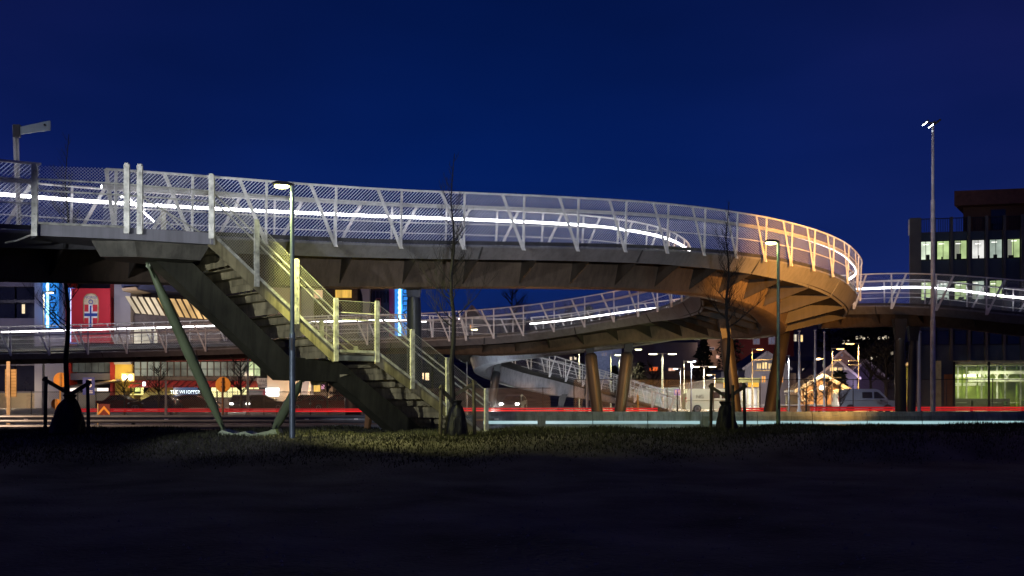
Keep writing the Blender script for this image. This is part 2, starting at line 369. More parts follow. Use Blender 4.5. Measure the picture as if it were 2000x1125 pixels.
def railing(root, c, side, spacing=2.05, H=1.37, lean=.22, tip=.30, led=True, ledm=None, diag=-.75, first=.8, posts=True, net=True, rail_m=None, netm=None):
    """c: kerb curve; side=+1: outside of the walkway lies to the right of the direction of travel"""
    c = resample(c, .3); nn = offs(c, side)
    rail_m = rail_m or steel
    rt = MB().build('railing', rail_m, root) if False else None
    def line(off, z): return [Vector((p[0]+q[0]*off, p[1]+q[1]*off, p[2]+z)) for p, q in zip(c, nn)]
    b = MB(); b.tube(line(lean, H), .034, 6); b.tube(line(lean*.62, 1.0), .022, 6); b.tube(line(.07, .46), .02, 6)
    rt = b.build('railing', rail_m, root, smooth=True)
    # kerb plate
    b = MB(); b.loft([[Vector((p[0]+q[0]*a, p[1]+q[1]*a, p[2]+z)) for a, z in ((-.03, -.14), (.01, -.14), (.02, -.03), (-.02, -.03))] for p, q in zip(c, nn)]); b.build('kerb_plate', steel_dk, rt)
    if led:
        # handrail plate outside, light strip on its walkway side
        b = MB(); b.loft([[Vector((p[0]+q[0]*a, p[1]+q[1]*a, p[2]+z)) for a, z in ((-.01, .93), (.02, .93), (.02, 1.03), (-.01, 1.03))] for p, q in zip(c, nn)]); b.build('handrail', rail_m, rt)
        b = MB(); b.loft([[Vector((p[0]+q[0]*a, p[1]+q[1]*a, p[2]+z)) for a, z in ((-.055, .945), (-.02, .945), (-.02, 1.015), (-.055, 1.015))] for p, q in zip(c, nn)]); b.build('light_strip', ledm or led_m, rt)
    if net:
        b = MB(); b.uv = []; s = 0
        A = line(.0, -.03); B = line(lean-.02, H-.03)
        for i in range(len(A)-1):
            d = (A[i+1]-A[i]).length; b.add([A[i], A[i+1], B[i+1], B[i]], [(0, 1, 2, 3)]); b.uv.append([(s, 0), (s+d, 0), (s+d, 1.37), (s, 1.37)]); s += d
        b.build('net', netm or net_m, rt)
    if posts:
        pc = resample(c, .05); pn = offs(pc, side); L_ = len(pc); k = int(first/.05); st = int(spacing/.05)
        while k < L_-2:
            p, q = pc[k], pn[k]; tipp = V(p)+Vector((q[0]*.16, q[1]*.16, -tip))
            k2 = min(L_-1, max(0, k+int(diag/.05))); p2, q2 = pc[k2], pn[k2]
            t1 = V(p)+Vector((q[0]*lean, q[1]*lean, H)); t2 = V(p2)+Vector((q2[0]*lean, q2[1]*lean, H))
            pb = MB(); out = (q[0], q[1], 0)
            pb.beam(tipp, t1, .06, .05, out); pb.beam(tipp, t2, .09, .03, out)
            # pointed foot plate and bolts
            dr = Vector((-q[1], q[0], 0)).normalized(); f = tipp+Vector((q[0], q[1], 0))*.035
            sgn = 1 if (t2-t1).dot(dr) > 0 else -1
            pb.hexa([f+dr*.06-Vector((0, 0, .02)), f-dr*.06-Vector((0, 0, .02)), f-dr*.05+Vector((0, 0, .3))+dr*sgn*.02, f+dr*.05+dr*sgn*.16+Vector((0, 0, .3))],
                    [v+Vector((q[0], q[1], 0))*.02 for v in (f+dr*.06-Vector((0, 0, .02)), f-dr*.06-Vector((0, 0, .02)), f-dr*.05+Vector((0, 0, .3))+dr*sgn*.02, f+dr*.05+dr*sgn*.16+Vector((0, 0, .3)))])
            for hh in (.25, .62, .72, 1.05):
                for a, b_e in ((tipp, t1), (tipp, t2)): pb.box(a.lerp(b_e, hh/1.67)+Vector((q[0], q[1], 0))*.04, (.03, .03, .03))
            pb.build('post', rail_m, rt)
            k += st
    return rt

# ---------------------------------------------------------------- the looping footbridge (deck A, the bend, deck B)
ctl = [((-17.5, 18.5, 5.25), (-20.2, 21.7, 5.6)), ((-14, 21.2, 5.4), (-16.6, 24.6, 5.75)), ((-11.6, 23.4, 5.52), (-14.2, 26.7, 5.9)),
       ((-8.74, 26.3, 5.85), (-11, 29.8, 6.15)), ((-3.96, 29.4, 6.09), (-5.7, 33.2, 6.45)), ((1.34, 32.2, 6.4), (-.4, 36.2, 6.75)),
       ((5.4, 35.2, 6.72), (3.3, 39.0, 7.0)), ((9.3, 38.9, 6.95), (6.0, 42.0, 7.1)), ((12.6, 42.5, 6.95), (7.6, 44.8, 7.0)),
       ((15.0, 45.8, 6.74), (8.3, 47.2, 6.8)), ((16.5, 49.3, 6.32), (8.6, 49.5, 6.55)), ((16.0, 54, 6.2), (8.3, 52.2, 6.35)),
       ((12.8, 58.8, 6.15), (7.3, 54.8, 6.15)), ((8, 61.2, 5.7), (5.2, 56.6, 5.8)), ((0, 61.8, 4.8), (0, 57.4, 5.1)),
       ((-8, 64.2, 5.25), (-7, 60, 4.85)), ((-20, 67, 5.08), (-19.5, 62.7, 4.5)), ((-33, 69, 4.84), (-33, 64.7, 4.3)), ((-48, 70, 4.6), (-48, 66, 4.2))]
NP = 10
O = catmull([a for a, b in ctl], NP); I = catmull([b for a, b in ctl], NP)
bridge = thing('footbridge', 'long grey footbridge looping in a wide bend high over the road', 'footbridge', (0, 34, 0))
deck(bridge, O, I, [1.3, 1.3, 1.35, 1.4, 1.45, 1.45, 1.5, 1.6, 1.75, 1.9, 1.95, 1.8, 1.5, 1.2, 1.05, 1.0, 1.0, 1.0, 1.0], 2.05, nose=[.5, .5, .5, .5, .5, .52, .58, .68, .8, .92, .95, .8, .6, .5, .5, .5, .5, .5, .5])
# outer railing: left piece, gap at the stair platform, long piece round the bend, then the far edge
railing(bridge, O[0:23], 1, first=1.1)
railing(bridge, O[26:106], 1, first=.25, diag=-.75)
railing(bridge, O[118:140], 1, diag=.75, spacing=1.7, ledm=led_far_m, netm=net_far_m)
railing(bridge, O[139:148], 1, diag=.75, spacing=2.6, led=False, netm=net_far_m)
railing(bridge, O[147:], 1, diag=.75, spacing=2.6, ledm=led_far_m, netm=net_far_m)
railing(bridge, I[:96], -1, first=.6, diag=.9, spacing=2.05, lean=.05, netm=net_far_m)
railing(bridge, I[95:146], -1, first=.5, diag=.75, spacing=1.7, netm=net_far_m)
railing(bridge, I[145:], -1, first=.5, diag=.75, spacing=2.6, netm=net_far_m)
# approach bridge to the right
Cn = catmull([(16.2, 52.3, 6.25), (18.3, 49.3, 6.02), (20.2, 47.5, 5.75), (23.2, 46, 5.3), (28, 44.5, 4.8), (35, 44, 4.3)], NP)
Cf = catmull([(16.5, 56.5, 6.3), (20.6, 52.9, 6.15), (22.4, 51.2, 5.8), (24.6, 50, 5.35), (28.8, 48.6, 4.85), (35.3, 48, 4.35)], NP)
appr = thing('approach_bridge', 'footbridge arm running right from the bend past the dark office block', 'footbridge', (20, 49, 0))
deck(appr, Cn, Cf, [1.2, 1.1, 1.0, 1.0, 1.0, 1.0], 2.3)
railing(appr, Cn[2:], 1, spacing=2.1, diag=.75, first=.9, led=False, netm=net_far_m)
railing(appr, Cf[2:], -1, spacing=2.1, diag=.8, lean=.05, netm=net_far_m)
# lower spiral ramp
Dc = catmull([(10.5, 60.5, 6.1), (6.5, 64.2, 5.6), (2, 67.2, 5.2), (-1.3, 70, 4.85), (-2.3, 74, 4.4), (-.3, 77.6, 3.75), (3, 79.4, 3.0), (7, 80.2, 1.95), (11, 80.4, .75), (13, 80.4, .2)], 8)
nD = offs(Dc, 1); D1 = Dc.copy(); D2 = Dc.copy(); D1[:, :2] += nD*1.75; D2[:, :2] -= nD*1.75
ramp_ = thing('spiral_ramp', 'lower curling ramp that descends to the ground under the far deck', 'ramp', (3, 74, 0))
RIB = 60.; dkm = mat('ramp_shadow_paint', (.035, .033, .03), .6, 0, .15, 1); deck(ramp_, D1, D2, [1.15, 1.15, 1.15, 1.2, 1.3, 1.5, 1.5, .9, .4, .35], RIB, nose=(.4, .3), fm=dkm, sm=dkm, gm=mat('ramp_lit_girder_paint', (.36, .35, .37), .5, 0, .1, 1, streak=.3))  # shade painted into soffit and fascia, lamplight into the pale girder
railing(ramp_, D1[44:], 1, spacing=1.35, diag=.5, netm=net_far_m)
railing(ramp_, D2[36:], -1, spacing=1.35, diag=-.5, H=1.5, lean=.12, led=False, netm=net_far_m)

def pillar(root, px0, py0, px1, py1, D0, D1_, r0, r1, m=soffit_m, fork=True):
    a = P(px0, py0, D0); b = P(px1, py1, D1_); b.z = -.05
    b.x = (px1-1000)*D1_/F
    M_ = MB(); n = 10
    M_.tube([a.lerp(b, t) for t in (0, .04, .25, .5, .75, .96, 1)], [r0*.7, r0, (r0*.6+r1*.4)*1.05, (r0+r1)*.54, r1*1.02, r1, r1*.8], 12)
    o = M_.build('pillar', m, root, smooth=True)
    # head: folded plates up to the girder and a square base plate
    h = MB(); d = (a-b).normalized(); h.hexa([a+Vector((-.2, -.14, -.1)), a+Vector((.2, -.14, -.1)), a+Vector((.2, .14, -.1)), a+Vector((-.2, .14, -.1))],
        [a+d*.9+Vector((-.30, -.2, 0)), a+d*.9+Vector((.30, -.2, 0)), a+d*.9+Vector((.30, .2, 0)), a+d*.9+Vector((-.30, .2, 0))]); h.build('pillar_head', m, o)
    h = MB(); h.box((b.x, b.y, .06), (r1*3.6, r1*3.6, .12)); h.build('base_plate', steel_dk, o)
    return o
pillar_m = mat('pillar_paint', (.05, .05, .052), .45, .1, .12, 1.2)
pillar_w = mat('pillar_paint_brown', (.028, .023, .019), .45, .1, .15, 1.2)
pillar(bridge, 808, 575, 812, 820, 32.6, 33.4, .22, .24, mat('pillar_navy', (.04, .045, .07), .4, .1, .15, 1))
pillar(bridge, 1418, 660, 1441, 806, 49, 49, .32, .29, pillar_w)
pillar(bridge, 1532, 645, 1497, 806, 51, 49, .32, .29, pillar_w)
pillar(bridge, 1153, 690, 1169, 812, 60, 60, .36, .33, pillar_m)
pillar(bridge, 1226, 688, 1208, 812, 60, 60, .36, .33, pillar_m)
pillar(bridge, 690, 715, 690, 820, 62, 62, .5, .5, pillar_m)
pillar(ramp_, 970, 725, 955, 805, 74, 74, .30, .26, pillar_m)
pillar(ramp_, 1095, 792, 1090, 810, 79.4, 79.4, .2, .2, pillar_m)
pillar(appr, 1757, 660, 1760, 806, 48.6, 48.6, .24, .26, pillar_w)
pillar(appr, 1783, 662, 1779, 806, 50.6, 50.6, .18, .20, pillar_m)
pillar(ramp_, 1240, 795, 1240, 812, 80, 80, .12, .12, pillar_m)

# ---------------------------------------------------------------- staircase
sd = Vector((.75, .66, 0)).normalized(); swd = Vector((-sd.y, sd.x, 0)); S0 = Vector((-7.28, 24.8, 0)); SW = 2.85
def sz(t):
    if t < 0: return 5.5
    if t < 3.475: return 5.5-2.75*t/3.475
    if t < 4.77: return 2.75
    return 2.75-2.37*(t-4.77)/3.88
def sp_(t, wv=0., z=None): 
    p = S0+sd*t+swd*wv; p.z = sz(t) if z is None else z; return p
stair = thing('staircase', 'long steel outdoor staircase with mesh railings climbing to the footbridge', 'staircase', (-4, 28, .4))
# treads: folded plates, backs towards us
def treads(t0, t1, n):
    for i in range(n):
        ta = t0+(t1-t0)*i/n; tb = t0+(t1-t0)*(i+1)/n; z = sz(t0)+(sz(t1-1e-4)-sz(t0))*(i+1)/n; rise = (sz(t0)-sz(t1-1e-4))/n
        b = MB()
        for (u, v, zz, zt) in ((ta, tb+.03, z-.035, z), ):
            q = [sp_(u, .08, zz), sp_(v, .08, zz), sp_(v, SW-.08, zz), sp_(u, SW-.08, zz)]; b.hexa(q, [Vector((p.x, p.y, zt)) for p in q])
        if True:
            rc = .0 if i % 3 != 2 else -.26
            q = [sp_(tb+rc, .08, z-rise*1.08), sp_(tb+.02+rc, .08, z-rise*1.08), sp_(tb+.02+rc, SW-.08, z-rise*1.08), sp_(tb+rc, SW-.08, z-rise*1.08)]
            b.hexa(q, [Vector((p.x, p.y, z-.036)) for p in q])
        b.build('tread', stair_m, stair)
treads(0, 3.475, 15); treads(4.77, 8.65, 13)
# landing
b = MB(); q = [sp_(3.4, 0, 2.66), sp_(4.85, 0, 2.66), sp_(4.85, SW, 2.66), sp_(3.4, SW, 2.66)]; b.hexa(q, [p+Vector((0, 0, .09)) for p in q]); b.build('landing', stair_m, stair)
b = MB(); q = [sp_(3.55, .03, 2.50), sp_(4.75, .03, 2.50), sp_(4.75, .2, 2.50), sp_(3.55, .2, 2.50)]; b.hexa(q, [p+Vector((0, 0, .14)) for p in q]); b.build('landing_edge', mat('landing_edge_paint', (.42, .44, .30), .5, .1, .2, 4), stair)
# stringers along both edges
for wv in (0, SW):
    b = MB()
    for a, c_ in ((-.02, 3.475), (4.77, 8.75)):
        pa, pc_ = sp_(a, wv), sp_(min(c_, 8.75), wv)
        if c_ > 8: pc_.z = .33
        b.beam(pa-Vector((0, 0, .20)), pc_-Vector((0, 0, .20)), .04, .26)
    b.build('stringer', stair_m, stair)
    b = MB(); pp = [sp_(0, wv), sp_(3.475, wv), sp_(4.77, wv), sp_(8.65, wv)]
    for p1, p2 in zip(pp, pp[1:]): b.beam(p1, p2, .09, .07)
    b.build('edge_rail', stair_rail_m, stair)
# central box girder
spn = [(-1.0, 4.85), (2.55, 1.98), (4.25, 1.95), (7.1, -.15)]
b = MB(); secs = []
hs = [.5, .62, .58, .62]
for (t, zb), h in zip(spn, hs):
    wc = SW/2; secs.append([sp_(t, wc-.27, zb), sp_(t, wc+.27, zb), sp_(t+(.18 if h > .6 else 0), wc+.33, zb+h), sp_(t+(.18 if h > .6 else 0), wc-.33, zb+h)])
secs[0] = [sp_(-1.0, SW/2-.27, 4.95), sp_(-1., SW/2+.27, 4.95), sp_(-.35, SW/2+.33, 5.2), sp_(-.35, SW/2-.33, 5.2)]
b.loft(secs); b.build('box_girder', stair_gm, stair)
# railings of the stairs: flat posts, two handrails, net
for wv, ts, full in ((0, (0, 1.18, 2.30, 3.475, 4.77, 5.95, 7.2, 8.65), True), (SW, (0, 1.18, 2.3, 3.475, 4.77, 5.95, 7.2, 8.65), False)):
    rb = MB()
    seg = [(0, 3.475), (3.475, 4.77), (4.77, 8.65)]
    for a, c_ in seg:
        for h in ((1.02, .84) if full else (.95, .72)):
            rb.tube([sp_(a, wv)+Vector((0, 0, h)), sp_(c_, wv)+Vector((0, 0, h))], .022 if full else .02, 6)
    if full: rb.tube([sp_(8.65, wv)+Vector((0, 0, 1.02)), sp_(8.85, wv, sz(8.65))+Vector((0, 0, .95)), sp_(8.85, wv, sz(8.65))+Vector((0, 0, .84))], .022, 6)
    rr = rb.build('railing', stair_rail_m, stair)
    for t in ts:
        b = MB(); p = sp_(t, wv-.03 if full else wv+.03); z0 = p.z-.28; H = 1.37 if full else 1.0
        if t > 8: z0 = .2
        M = Matrix.Rotation(math.atan2(sd.y, sd.x), 3, 'Z')
        b.box((p.x, p.y, (z0+p.z+H)/2), (.13, .06, p.z+H-z0), M); b.box((p.x, p.y, p.z+H), (.10, .07, .05), M)
        for k in range(5): b.box((p.x+sd.y*.04, p.y-sd.x*.04, p.z+.15+k*.26), (.03, .02, .03), M)
        b.build('post', stair_rail_m, rr)
    if full:
        nb = MB(); nb.uv = []
        for a, c_ in zip(ts, ts[1:]):
            A, B = sp_(a, wv), sp_(c_, wv); d = (B-A).length; u0 = a*1.2
            nb.add([A+Vector((0, 0, .04)), B+Vector((0, 0, .04)), B+Vector((0, 0, 1.33)), A+Vector((0, 0, 1.33))], [(0, 1, 2, 3)])
            dz = B.z-A.z; nb.uv.append([(u0, .04+A.z), (u0+d*.8, .04+B.z), (u0+d*.8, 1.33+B.z), (u0, 1.33+A.z)])
        nb.build('net', stair_net_m, rr)
        b = MB()
        for a, c_ in zip(ts, ts[1:]): b.tube([sp_(a, wv)+Vector((0, 0, 1.34)), sp_(c_, wv)+Vector((0, 0, 1.34))], .009, 4)
        b.build('edge_cable', stair_rail_m, rr)
# short lit handrail at the top of the far side
b = MB(); A_ = P(236, 384, 25.6); B_ = P(250, 386, 25.6); C_ = P(301, 433, 25.7); b.beam(A_, B_, .03, .035); b.beam(B_, C_, .03, .035); b.build('light_strip', led_m, stair)
# platform
pl = [(-11.3, 24.0), (-10.8, 23.35), (-8.95, 23.95), (-7.22, 24.75), (-8.7, 26.45), (-10.2, 25.1)]
b = MB(); n = len(pl)
b.add([(x, y, 5.22) for x, y in pl]+[(x, y, 5.5) for x, y in pl], [tuple(reversed(range(n))), tuple(range(n, 2*n))]+[(i, (i+1) % n, (i+1) % n+n, i+n) for i in range(n)])
b.build('platform', fascia_m, stair)
pu = [(-9.9, 24.1), (-8.9, 24.15), (-7.35, 24.9), (-8.8, 26.2), (-10.0, 25.0)]; n = len(pu); b = MB()
cx_, cy_ = -8.9, 25.1
b.add([(cx_+(x-cx_)*.85, cy_+(y-cy_)*.85, 4.86) for x, y in pu]+[(x, y, 5.217) for x, y in pu], [tuple(reversed(range(n))), tuple(range(n, 2*n))]+[(i, (i+1) % n, (i+1) % n+n, i+n) for i in range(n)])
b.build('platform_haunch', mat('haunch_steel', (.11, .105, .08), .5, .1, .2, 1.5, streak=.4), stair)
# platform railing
pr = [(-11.45, 23.35, 5.15), (-10.85, 23.28, 5.35), (-8.98, 23.88, 5.5), (-8.72, 24.0, 5.5), (-7.24, 24.68, 5.5)]
b = MB()
for h in (1.0, .74):
    for i, (a, c_) in enumerate(zip(pr[1:], pr[2:])): b.tube([Vector(a)*1+Vector((0, 0, 5.5-a[2]+h)), Vector(c_)+Vector((0, 0, 5.5-c_[2]+h))], .02, 6)
b.tube([(-11.55, 23.35, 5.05), (-11.25, 23.3, 5.1), (-10.85, 23.28, 5.25)], .022, 6)
b.tube([(-10.85, 23.28, 5.5), (-8.98, 23.88, 5.5)], .03, 6)
b.tube([(-8.72, 24.0, 6.25), (-7.6, 24.9, 5.55)], .02, 6)
prr = b.build('railing', stair_rail_m, stair)
for (x, y, z), zt in zip(pr[1:], (6.80, 6.96, 6.96, 6.88)):
    b = MB(); b.box((x, y, (zt+z-.15)/2), (.13, .07, zt-z+.15)); b.box((x, y, zt), (.09, .09, .06))
    for k in range(6): b.box((x, y-.045, z+.1+k*.24), (.03, .02, .03))
    b.build('post', stair_rail_m, prr)
nb = MB(); nb.uv = []; u0 = 0
for a, c_ in zip(pr, pr[1:]):
    A = Vector((a[0], a[1], 5.5)); B = Vector((c_[0], c_[1], 5.5)); d = (B-A).length
    nb.add([A, B, B+Vector((0, 0, 1.36)), A+Vector((0, 0, 1.3))], [(0, 1, 2, 3)]); nb.uv.append([(u0, 0), (u0+d, 0), (u0+d, 1.36), (u0, 1.36)]); u0 += d
nb.build('net', stair_net_m, prr)
# slanting props with their folded foot plate
def prop(a, b_, r):
    m_ = MB(); a = Vector(a); b_ = Vector(b_)
    m_.tube([a.lerp(b_, t) for t in (0, .06, .2, .5, .8, .93, 1)], [.03, r*.6, r*.95, r*1.05, r*.95, r*.6, .03], 14)
    o = m_.build('prop', strut_m, stair, smooth=True)
    for p, s in ((a, 1), (b_, -1)):
        d = (b_-a).normalized()*s; h = MB(); h.beam(p-d*.22, p+d*.30, .05, .22, (0, 1, 0)); h.tube([p+Vector((0, -.09, 0)), p+Vector((0, .09, 0))], .06, 10); h.build('pin_joint', strut_m, o)
prop((-7.55, 26.9, .62), (-9.05, 25.55, 4.80), .13)
prop((-6.30, 27.0, .62), (-5.75, 28.0, 1.98), .13)
b = MB(); z = float(hz(-6.9, 27))-.03
prof = [(-7.75, 0), (-7.55, .20), (-7.2, .10), (-6.95, .16), (-6.75, .09), (-6.45, .15), (-6.15, .22), (-6.05, 0)]
b.prism([(x, z+zz) for x, zz in prof], 26.6, 27.3); b.build('foot_plate', strut_m, stair)
b = MB(); p = sp_(4.2, SW/2, 2.1); b.hexa([p+Vector((-.5, -.1, -.25)), p+Vector((-.38, -.1, -.25)), p+Vector((-.38, .1, -.25)), p+Vector((-.5, .1, -.25))], [p+Vector((-.7, -.15, .05)), p+Vector((.5, -.15, .05)), p+Vector((.5, .15, .05)), p+Vector((-.7, .15, .05))]); b.build('bracket', stair_m, stair)
# rear prop of the bottom flight
b = MB(); b.tube([P(722, 800, 30.5), P(716, 838, 31)+Vector((0, 0, -.15))], [.12, .09], 8); b.build('prop', mat('rust_prop', (.25, .13, .06), .7), stair)

# ---------------------------------------------------------------- big street lamps
GW = (.97, .96, .30); SOD = (1, .52, .14); WW = (1, .84, .52); CW = (.8, .92, 1)
em = {}
def emis(col, s):
    k = tuple(round(c, 2) for c in col)+(s,)
    if k not in em: em[k] = glowmat('lamp_glow_%d' % len(em), col, s)
    return em[k]
def near_lamp(px, ytop, D, label, poleM, col, power, aim):
    top = P(px, ytop, D); base = Vector((top.x, D, float(hz(top.x, D))-.05))
    t = thing('street_lamp', label, 'street lamp', base)
    b = MB(); mid = base+Vector((0, 0, 2.6 if D < 30 else 1.3))
    b.tube([base, mid], .075, 12); b.tube([mid, mid+Vector((0, 0, .05)), top], [.075, .056, .05], 12); b.build('pole', poleM, t, smooth=True)
    b = MB(); b.box((base.x, base.y-.07, mid.z-.25), (.05, .02, .32)); b.build('hatch', dark, t)
    b = MB(); a = top+Vector((.03, 0, .02)); e = top+Vector((-.48, -.05, .05)); 
    b.loft([[a+Vector((0, s*.05, z)) for s, z in ((-1, -.03), (1, -.03), (1, .03), (-1, .03))], [a.lerp(e, .25)+Vector((0, s*.13, z)) for s, z in ((-1, -.03), (1, -.03), (.7, .06), (-.7, .06))],
            [a.lerp(e, .75)+Vector((0, s*.15, z)) for s, z in ((-1, -.03), (1, -.03), (.7, .055), (-.7, .055))], [e+Vector((0, s*.06, z)) for s, z in ((-1, -.02), (1, -.02), (1, .01), (-1, .01))]]); b.build('lamp_head', dark, t)
    c = a.lerp(e, .55)+Vector((0, 0, -.05)); b = MB()
    b.loft([[c+Vector((math.cos(k*math.pi/5)*.19*r, math.sin(k*math.pi/5)*.12*r, z)) for k in range(10)] for r, z in ((1, .015), (.9, -.03), (.5, -.055))]); b.build('lens', emis(col, 14), t)
    lamp('SPOT', 'lamp_light', c+Vector((0, 0, -.12)), power, col, t, .12, 92, c+Vector(aim), .7)
    lamp('POINT', 'lamp_light', c+Vector((0, 0, -.2)), 12, col, t, .12)
    return t
near_lamp(571, 363, 25.2, 'slim grey street lamp with greenish light in front of the staircase', mat('lamp_pole_grey', (.10, .13, .16), .4, .3), GW, 3000, (2.8, 2.6, -4.6))
near_lamp(1520, 474, 35, 'street lamp on green-lit pole standing before the orange bend', mat('lamp_pole_green', (.16, .24, .17), .4, .3), (.95, 1, .42), 300, (.2, 3, -3.4))
# tall floodlight mast
t = thing('floodlight_mast', 'very tall slim mast with floodlights on top before the office block', 'floodlight mast', (18.1, 44, 0))
b = MB(); x = .411*44; zt = P(0, 240, 44).z
b.tube([(x, 44, 0), (x, 44, zt*.36), (x, 44, zt*.361), (x, 44, zt*.75), (x, 44, zt*.751), (x, 44, zt)], [.11, .105, .09, .085, .065, .055], 12); b.build('pole', mat('mast_paint', (.55, .54, .55), .45, .2), t, smooth=True)
b = MB(); b.beam((x-.4, 44, zt), (x+.18, 44, zt), .06, .06); b.beam((x, 43.8, zt), (x, 44.2, zt), .06, .06); b.build('crossarm', steel_dk, t)
for dx, dz, e in ((-.36, -.02, 1), (-.1, -.12, 1), (.16, .02, 0)):
    b = MB(); M = Matrix.Rotation(R(-40), 3, 'Y'); b.box((x+dx, 43.9, zt+dz), (.26, .2, .08), M); h = b.build('floodlight', steel_dk, t)
    if e:
        b = MB(); b.box((x+dx-.035, 43.87, zt+dz-.05), (.20, .16, .02), M); b.build('lens', emis(CW, 30), h)
lamp('SPOT', 'mast_light', (x-.4, 43.8, zt-.2), 1500, (.85, .93, 1), t, .15, 120, (x-14, 50, 0))

# sodium street lamp beyond the right edge of the picture, and unseen ground floodlights added to light the decks
t = thing('street_lamp', 'tall sodium street lamp beside the road just right of the view', 'street lamp', (15.4, 26, 0))
b = MB(); b.tube([(15.4, 26, 0), (15.4, 26, 7)], [.1, .06], 10); b.build('pole', steel_dk, t)
b = MB(); b.box((15.1, 26, 7), (.7, .25, .12)); b.build('lamp_head', dark, t)
b = MB(); b.box((15.0, 26, 6.93), (.4, .18, .02)); b.build('lens', emis(SOD, 20), t)
lamp('SPOT', 'lamp_light', (15.0, 25.9, 6.7), 38000, (1, .42, .07), t, .2, 41, (11.4, 44.0, 5.8), 1)
def added_ground_flood(x, y, aim, power, col, label, spot=110):
    t = thing('added_ground_floodlight', label, 'floodlight', (x, y, 0)); z = max(0, float(hz(x, y)))
    M = (Vector(aim)-Vector((x, y, z+.25))).to_track_quat('Z', 'Y').to_matrix()
    b = MB(); b.box((x, y, z+.2), (.30, .22, .12), M); b.build('housing', dark, t)
    b = MB(); b.box((x, y, z+.05), (.08, .3, .16)); b.build('foot', dark, t)
    b = MB(); b.box(Vector((x, y, z+.2))+M @ Vector((0, 0, .066)), (.26, .18, .01), M); b.build('lens', emis(col, 6), t)
    lamp('SPOT', 'added_flood_light', Vector((x, y, z+.2))+M @ Vector((0, 0, .12)), power, col, t, .12, spot, aim, .8)
added_ground_flood(13.5, 37.8, (12.5, 45, 6), 1250, (1, .42, .08), 'small added ground floodlight washing the bend with orange light', 84)
added_ground_flood(8.5, 37.4, (7.0, 40, 6), 380, (1, .45, .12), 'small added ground floodlight at foot of the mound under the middle deck', 80)
added_ground_flood(2.0, 37.4, (3.0, 35.5, 6), 300, (1, .45, .14), 'small added ground floodlight under the middle of the near deck', 130)
added_ground_flood(-3.5, 35.5, (-2.5, 32.5, 6), 160, (1, .5, .2), 'small added ground floodlight under the near deck behind the stair foot', 130)
added_ground_flood(10.0, 56.5, (7.5, 58, 5), 420, (.9, 1, .5), 'small added greenish ground floodlight under the far deck', 140)
added_ground_flood(-1.2, 66.0, (-1.0, 73, 4), 1100, (.75, .88, 1), 'small added cold white ground floodlight under the curling ramp', 130)
added_ground_flood(3.0, 73.0, (5, 80, 3.0), 320, (.95, .95, 1), 'small added warm ground floodlight beside the low ramp', 140)

# two unseen fill lamps added around the viewpoint, shielded towards the bridge
for (x, y, pw, aim, lab) in ((-15, 6, 9500, (-5.2, 28, 4.2), 'added white fill lamp left of the viewpoint'), (2, -4, 15000, (2, 34, 21), 'added white fill lamp behind the viewpoint')):
    t = thing('added_fill_lamp', lab, 'street lamp', (x, y, 0)); b = MB(); hl = 4.2 if x < 0 else 3.5; b.tube([(x, y, 0), (x, y, hl)], [.1, .06], 10); b.build('pole', steel_dk, t)
    b = MB(); b.box((x, y+.3, hl), (.3, .7, .12)); b.build('lamp_head', dark, t); b = MB(); b.box((x, y+.4, hl-.07), (.18, .4, .02)); b.build('lens', emis(CW, 20), t)
    lamp('SPOT', 'lamp_light', (x, y+.5, hl-.2), pw, (.90, .93, 1), t, .15, 27 if x < 0 else 64, aim, .5)
t = thing('street_lamp', 'added tall sodium street lamp beside the road just left of the view', 'street lamp', (-25, 35, 0))  # unseen lamp added to light the signs and guardrail
b = MB(); b.tube([(-25, 35, 0), (-25, 35, 8)], [.1, .06], 10); b.build('pole', steel_dk, t)
b = MB(); b.box((-24.7, 35, 8), (.7, .25, .12)); b.build('lamp_head', dark, t)
b = MB(); b.box((-24.6, 35, 7.93), (.4, .18, .02)); b.build('lens', emis(SOD, 20), t)
lamp('SPOT', 'lamp_light', (-24.6, 35, 7.7), 10000, (1, .62, .36), t, .2, 92, (-14, 49, 0), .8)
#PART2
# ---------------------------------------------------------------- roadside: barriers, guardrails, fence
bar_m = mat('barrier_concrete', (.26, .31, .33), .75, 0, .18, .9, .2, streak=.4)
strip_m = mat('pale_reflective_strip', (.86, .9, .92), .35, 0, .03, 3); btrail_m = glowmat('pale_light_trail', (.55, .88, .92), .8, .45, .4, (.5, 1, 14))
BX0, BD = -1.15, 41.2
for i in range(12):
    x0 = BX0+i*2.2; x1 = x0+2.18
    t = thing('concrete_barrier', 'pale concrete barrier segment by the road, number %s from the staircase' % ['one', 'two', 'three', 'four', 'five', 'six', 'seven', 'eight', 'nine', 'ten', 'eleven', 'twelve'][i], 'barrier', ((x0+x1)/2, BD, 0), 'concrete barriers along the road')
    prof = [(-.3, 0), (-.3, .12), (-.17, .26), (-.14, .72), (-.06, .90), (.06, .90), (.14, .72), (.17, .26), (.3, .12), (.3, 0)]
    b = MB(); b.loft([[Vector((x, BD+y, z)) for y, z in prof] for x in (x0, x0+.02, x1-.02, x1)]); b.build('barrier_body', bar_m, t)
    a, c_ = x0+.005, x1-.005
    if i == 1: a = x0+.3
    if i == 3: c_ = x1-.1
    if i == 4: a = x0+.25
    b = MB(); b.hexa([(a, BD-.175, .41), (c_, BD-.175, .41), (c_, BD-.15, .41), (a, BD-.15, .41)], [(a, BD-.167, .53), (c_, BD-.167, .53), (c_, BD-.14, .53), (a, BD-.14, .53)]); b.build('light_strip', btrail_m, t)  # glowing strip stands for the light trail of passing cars
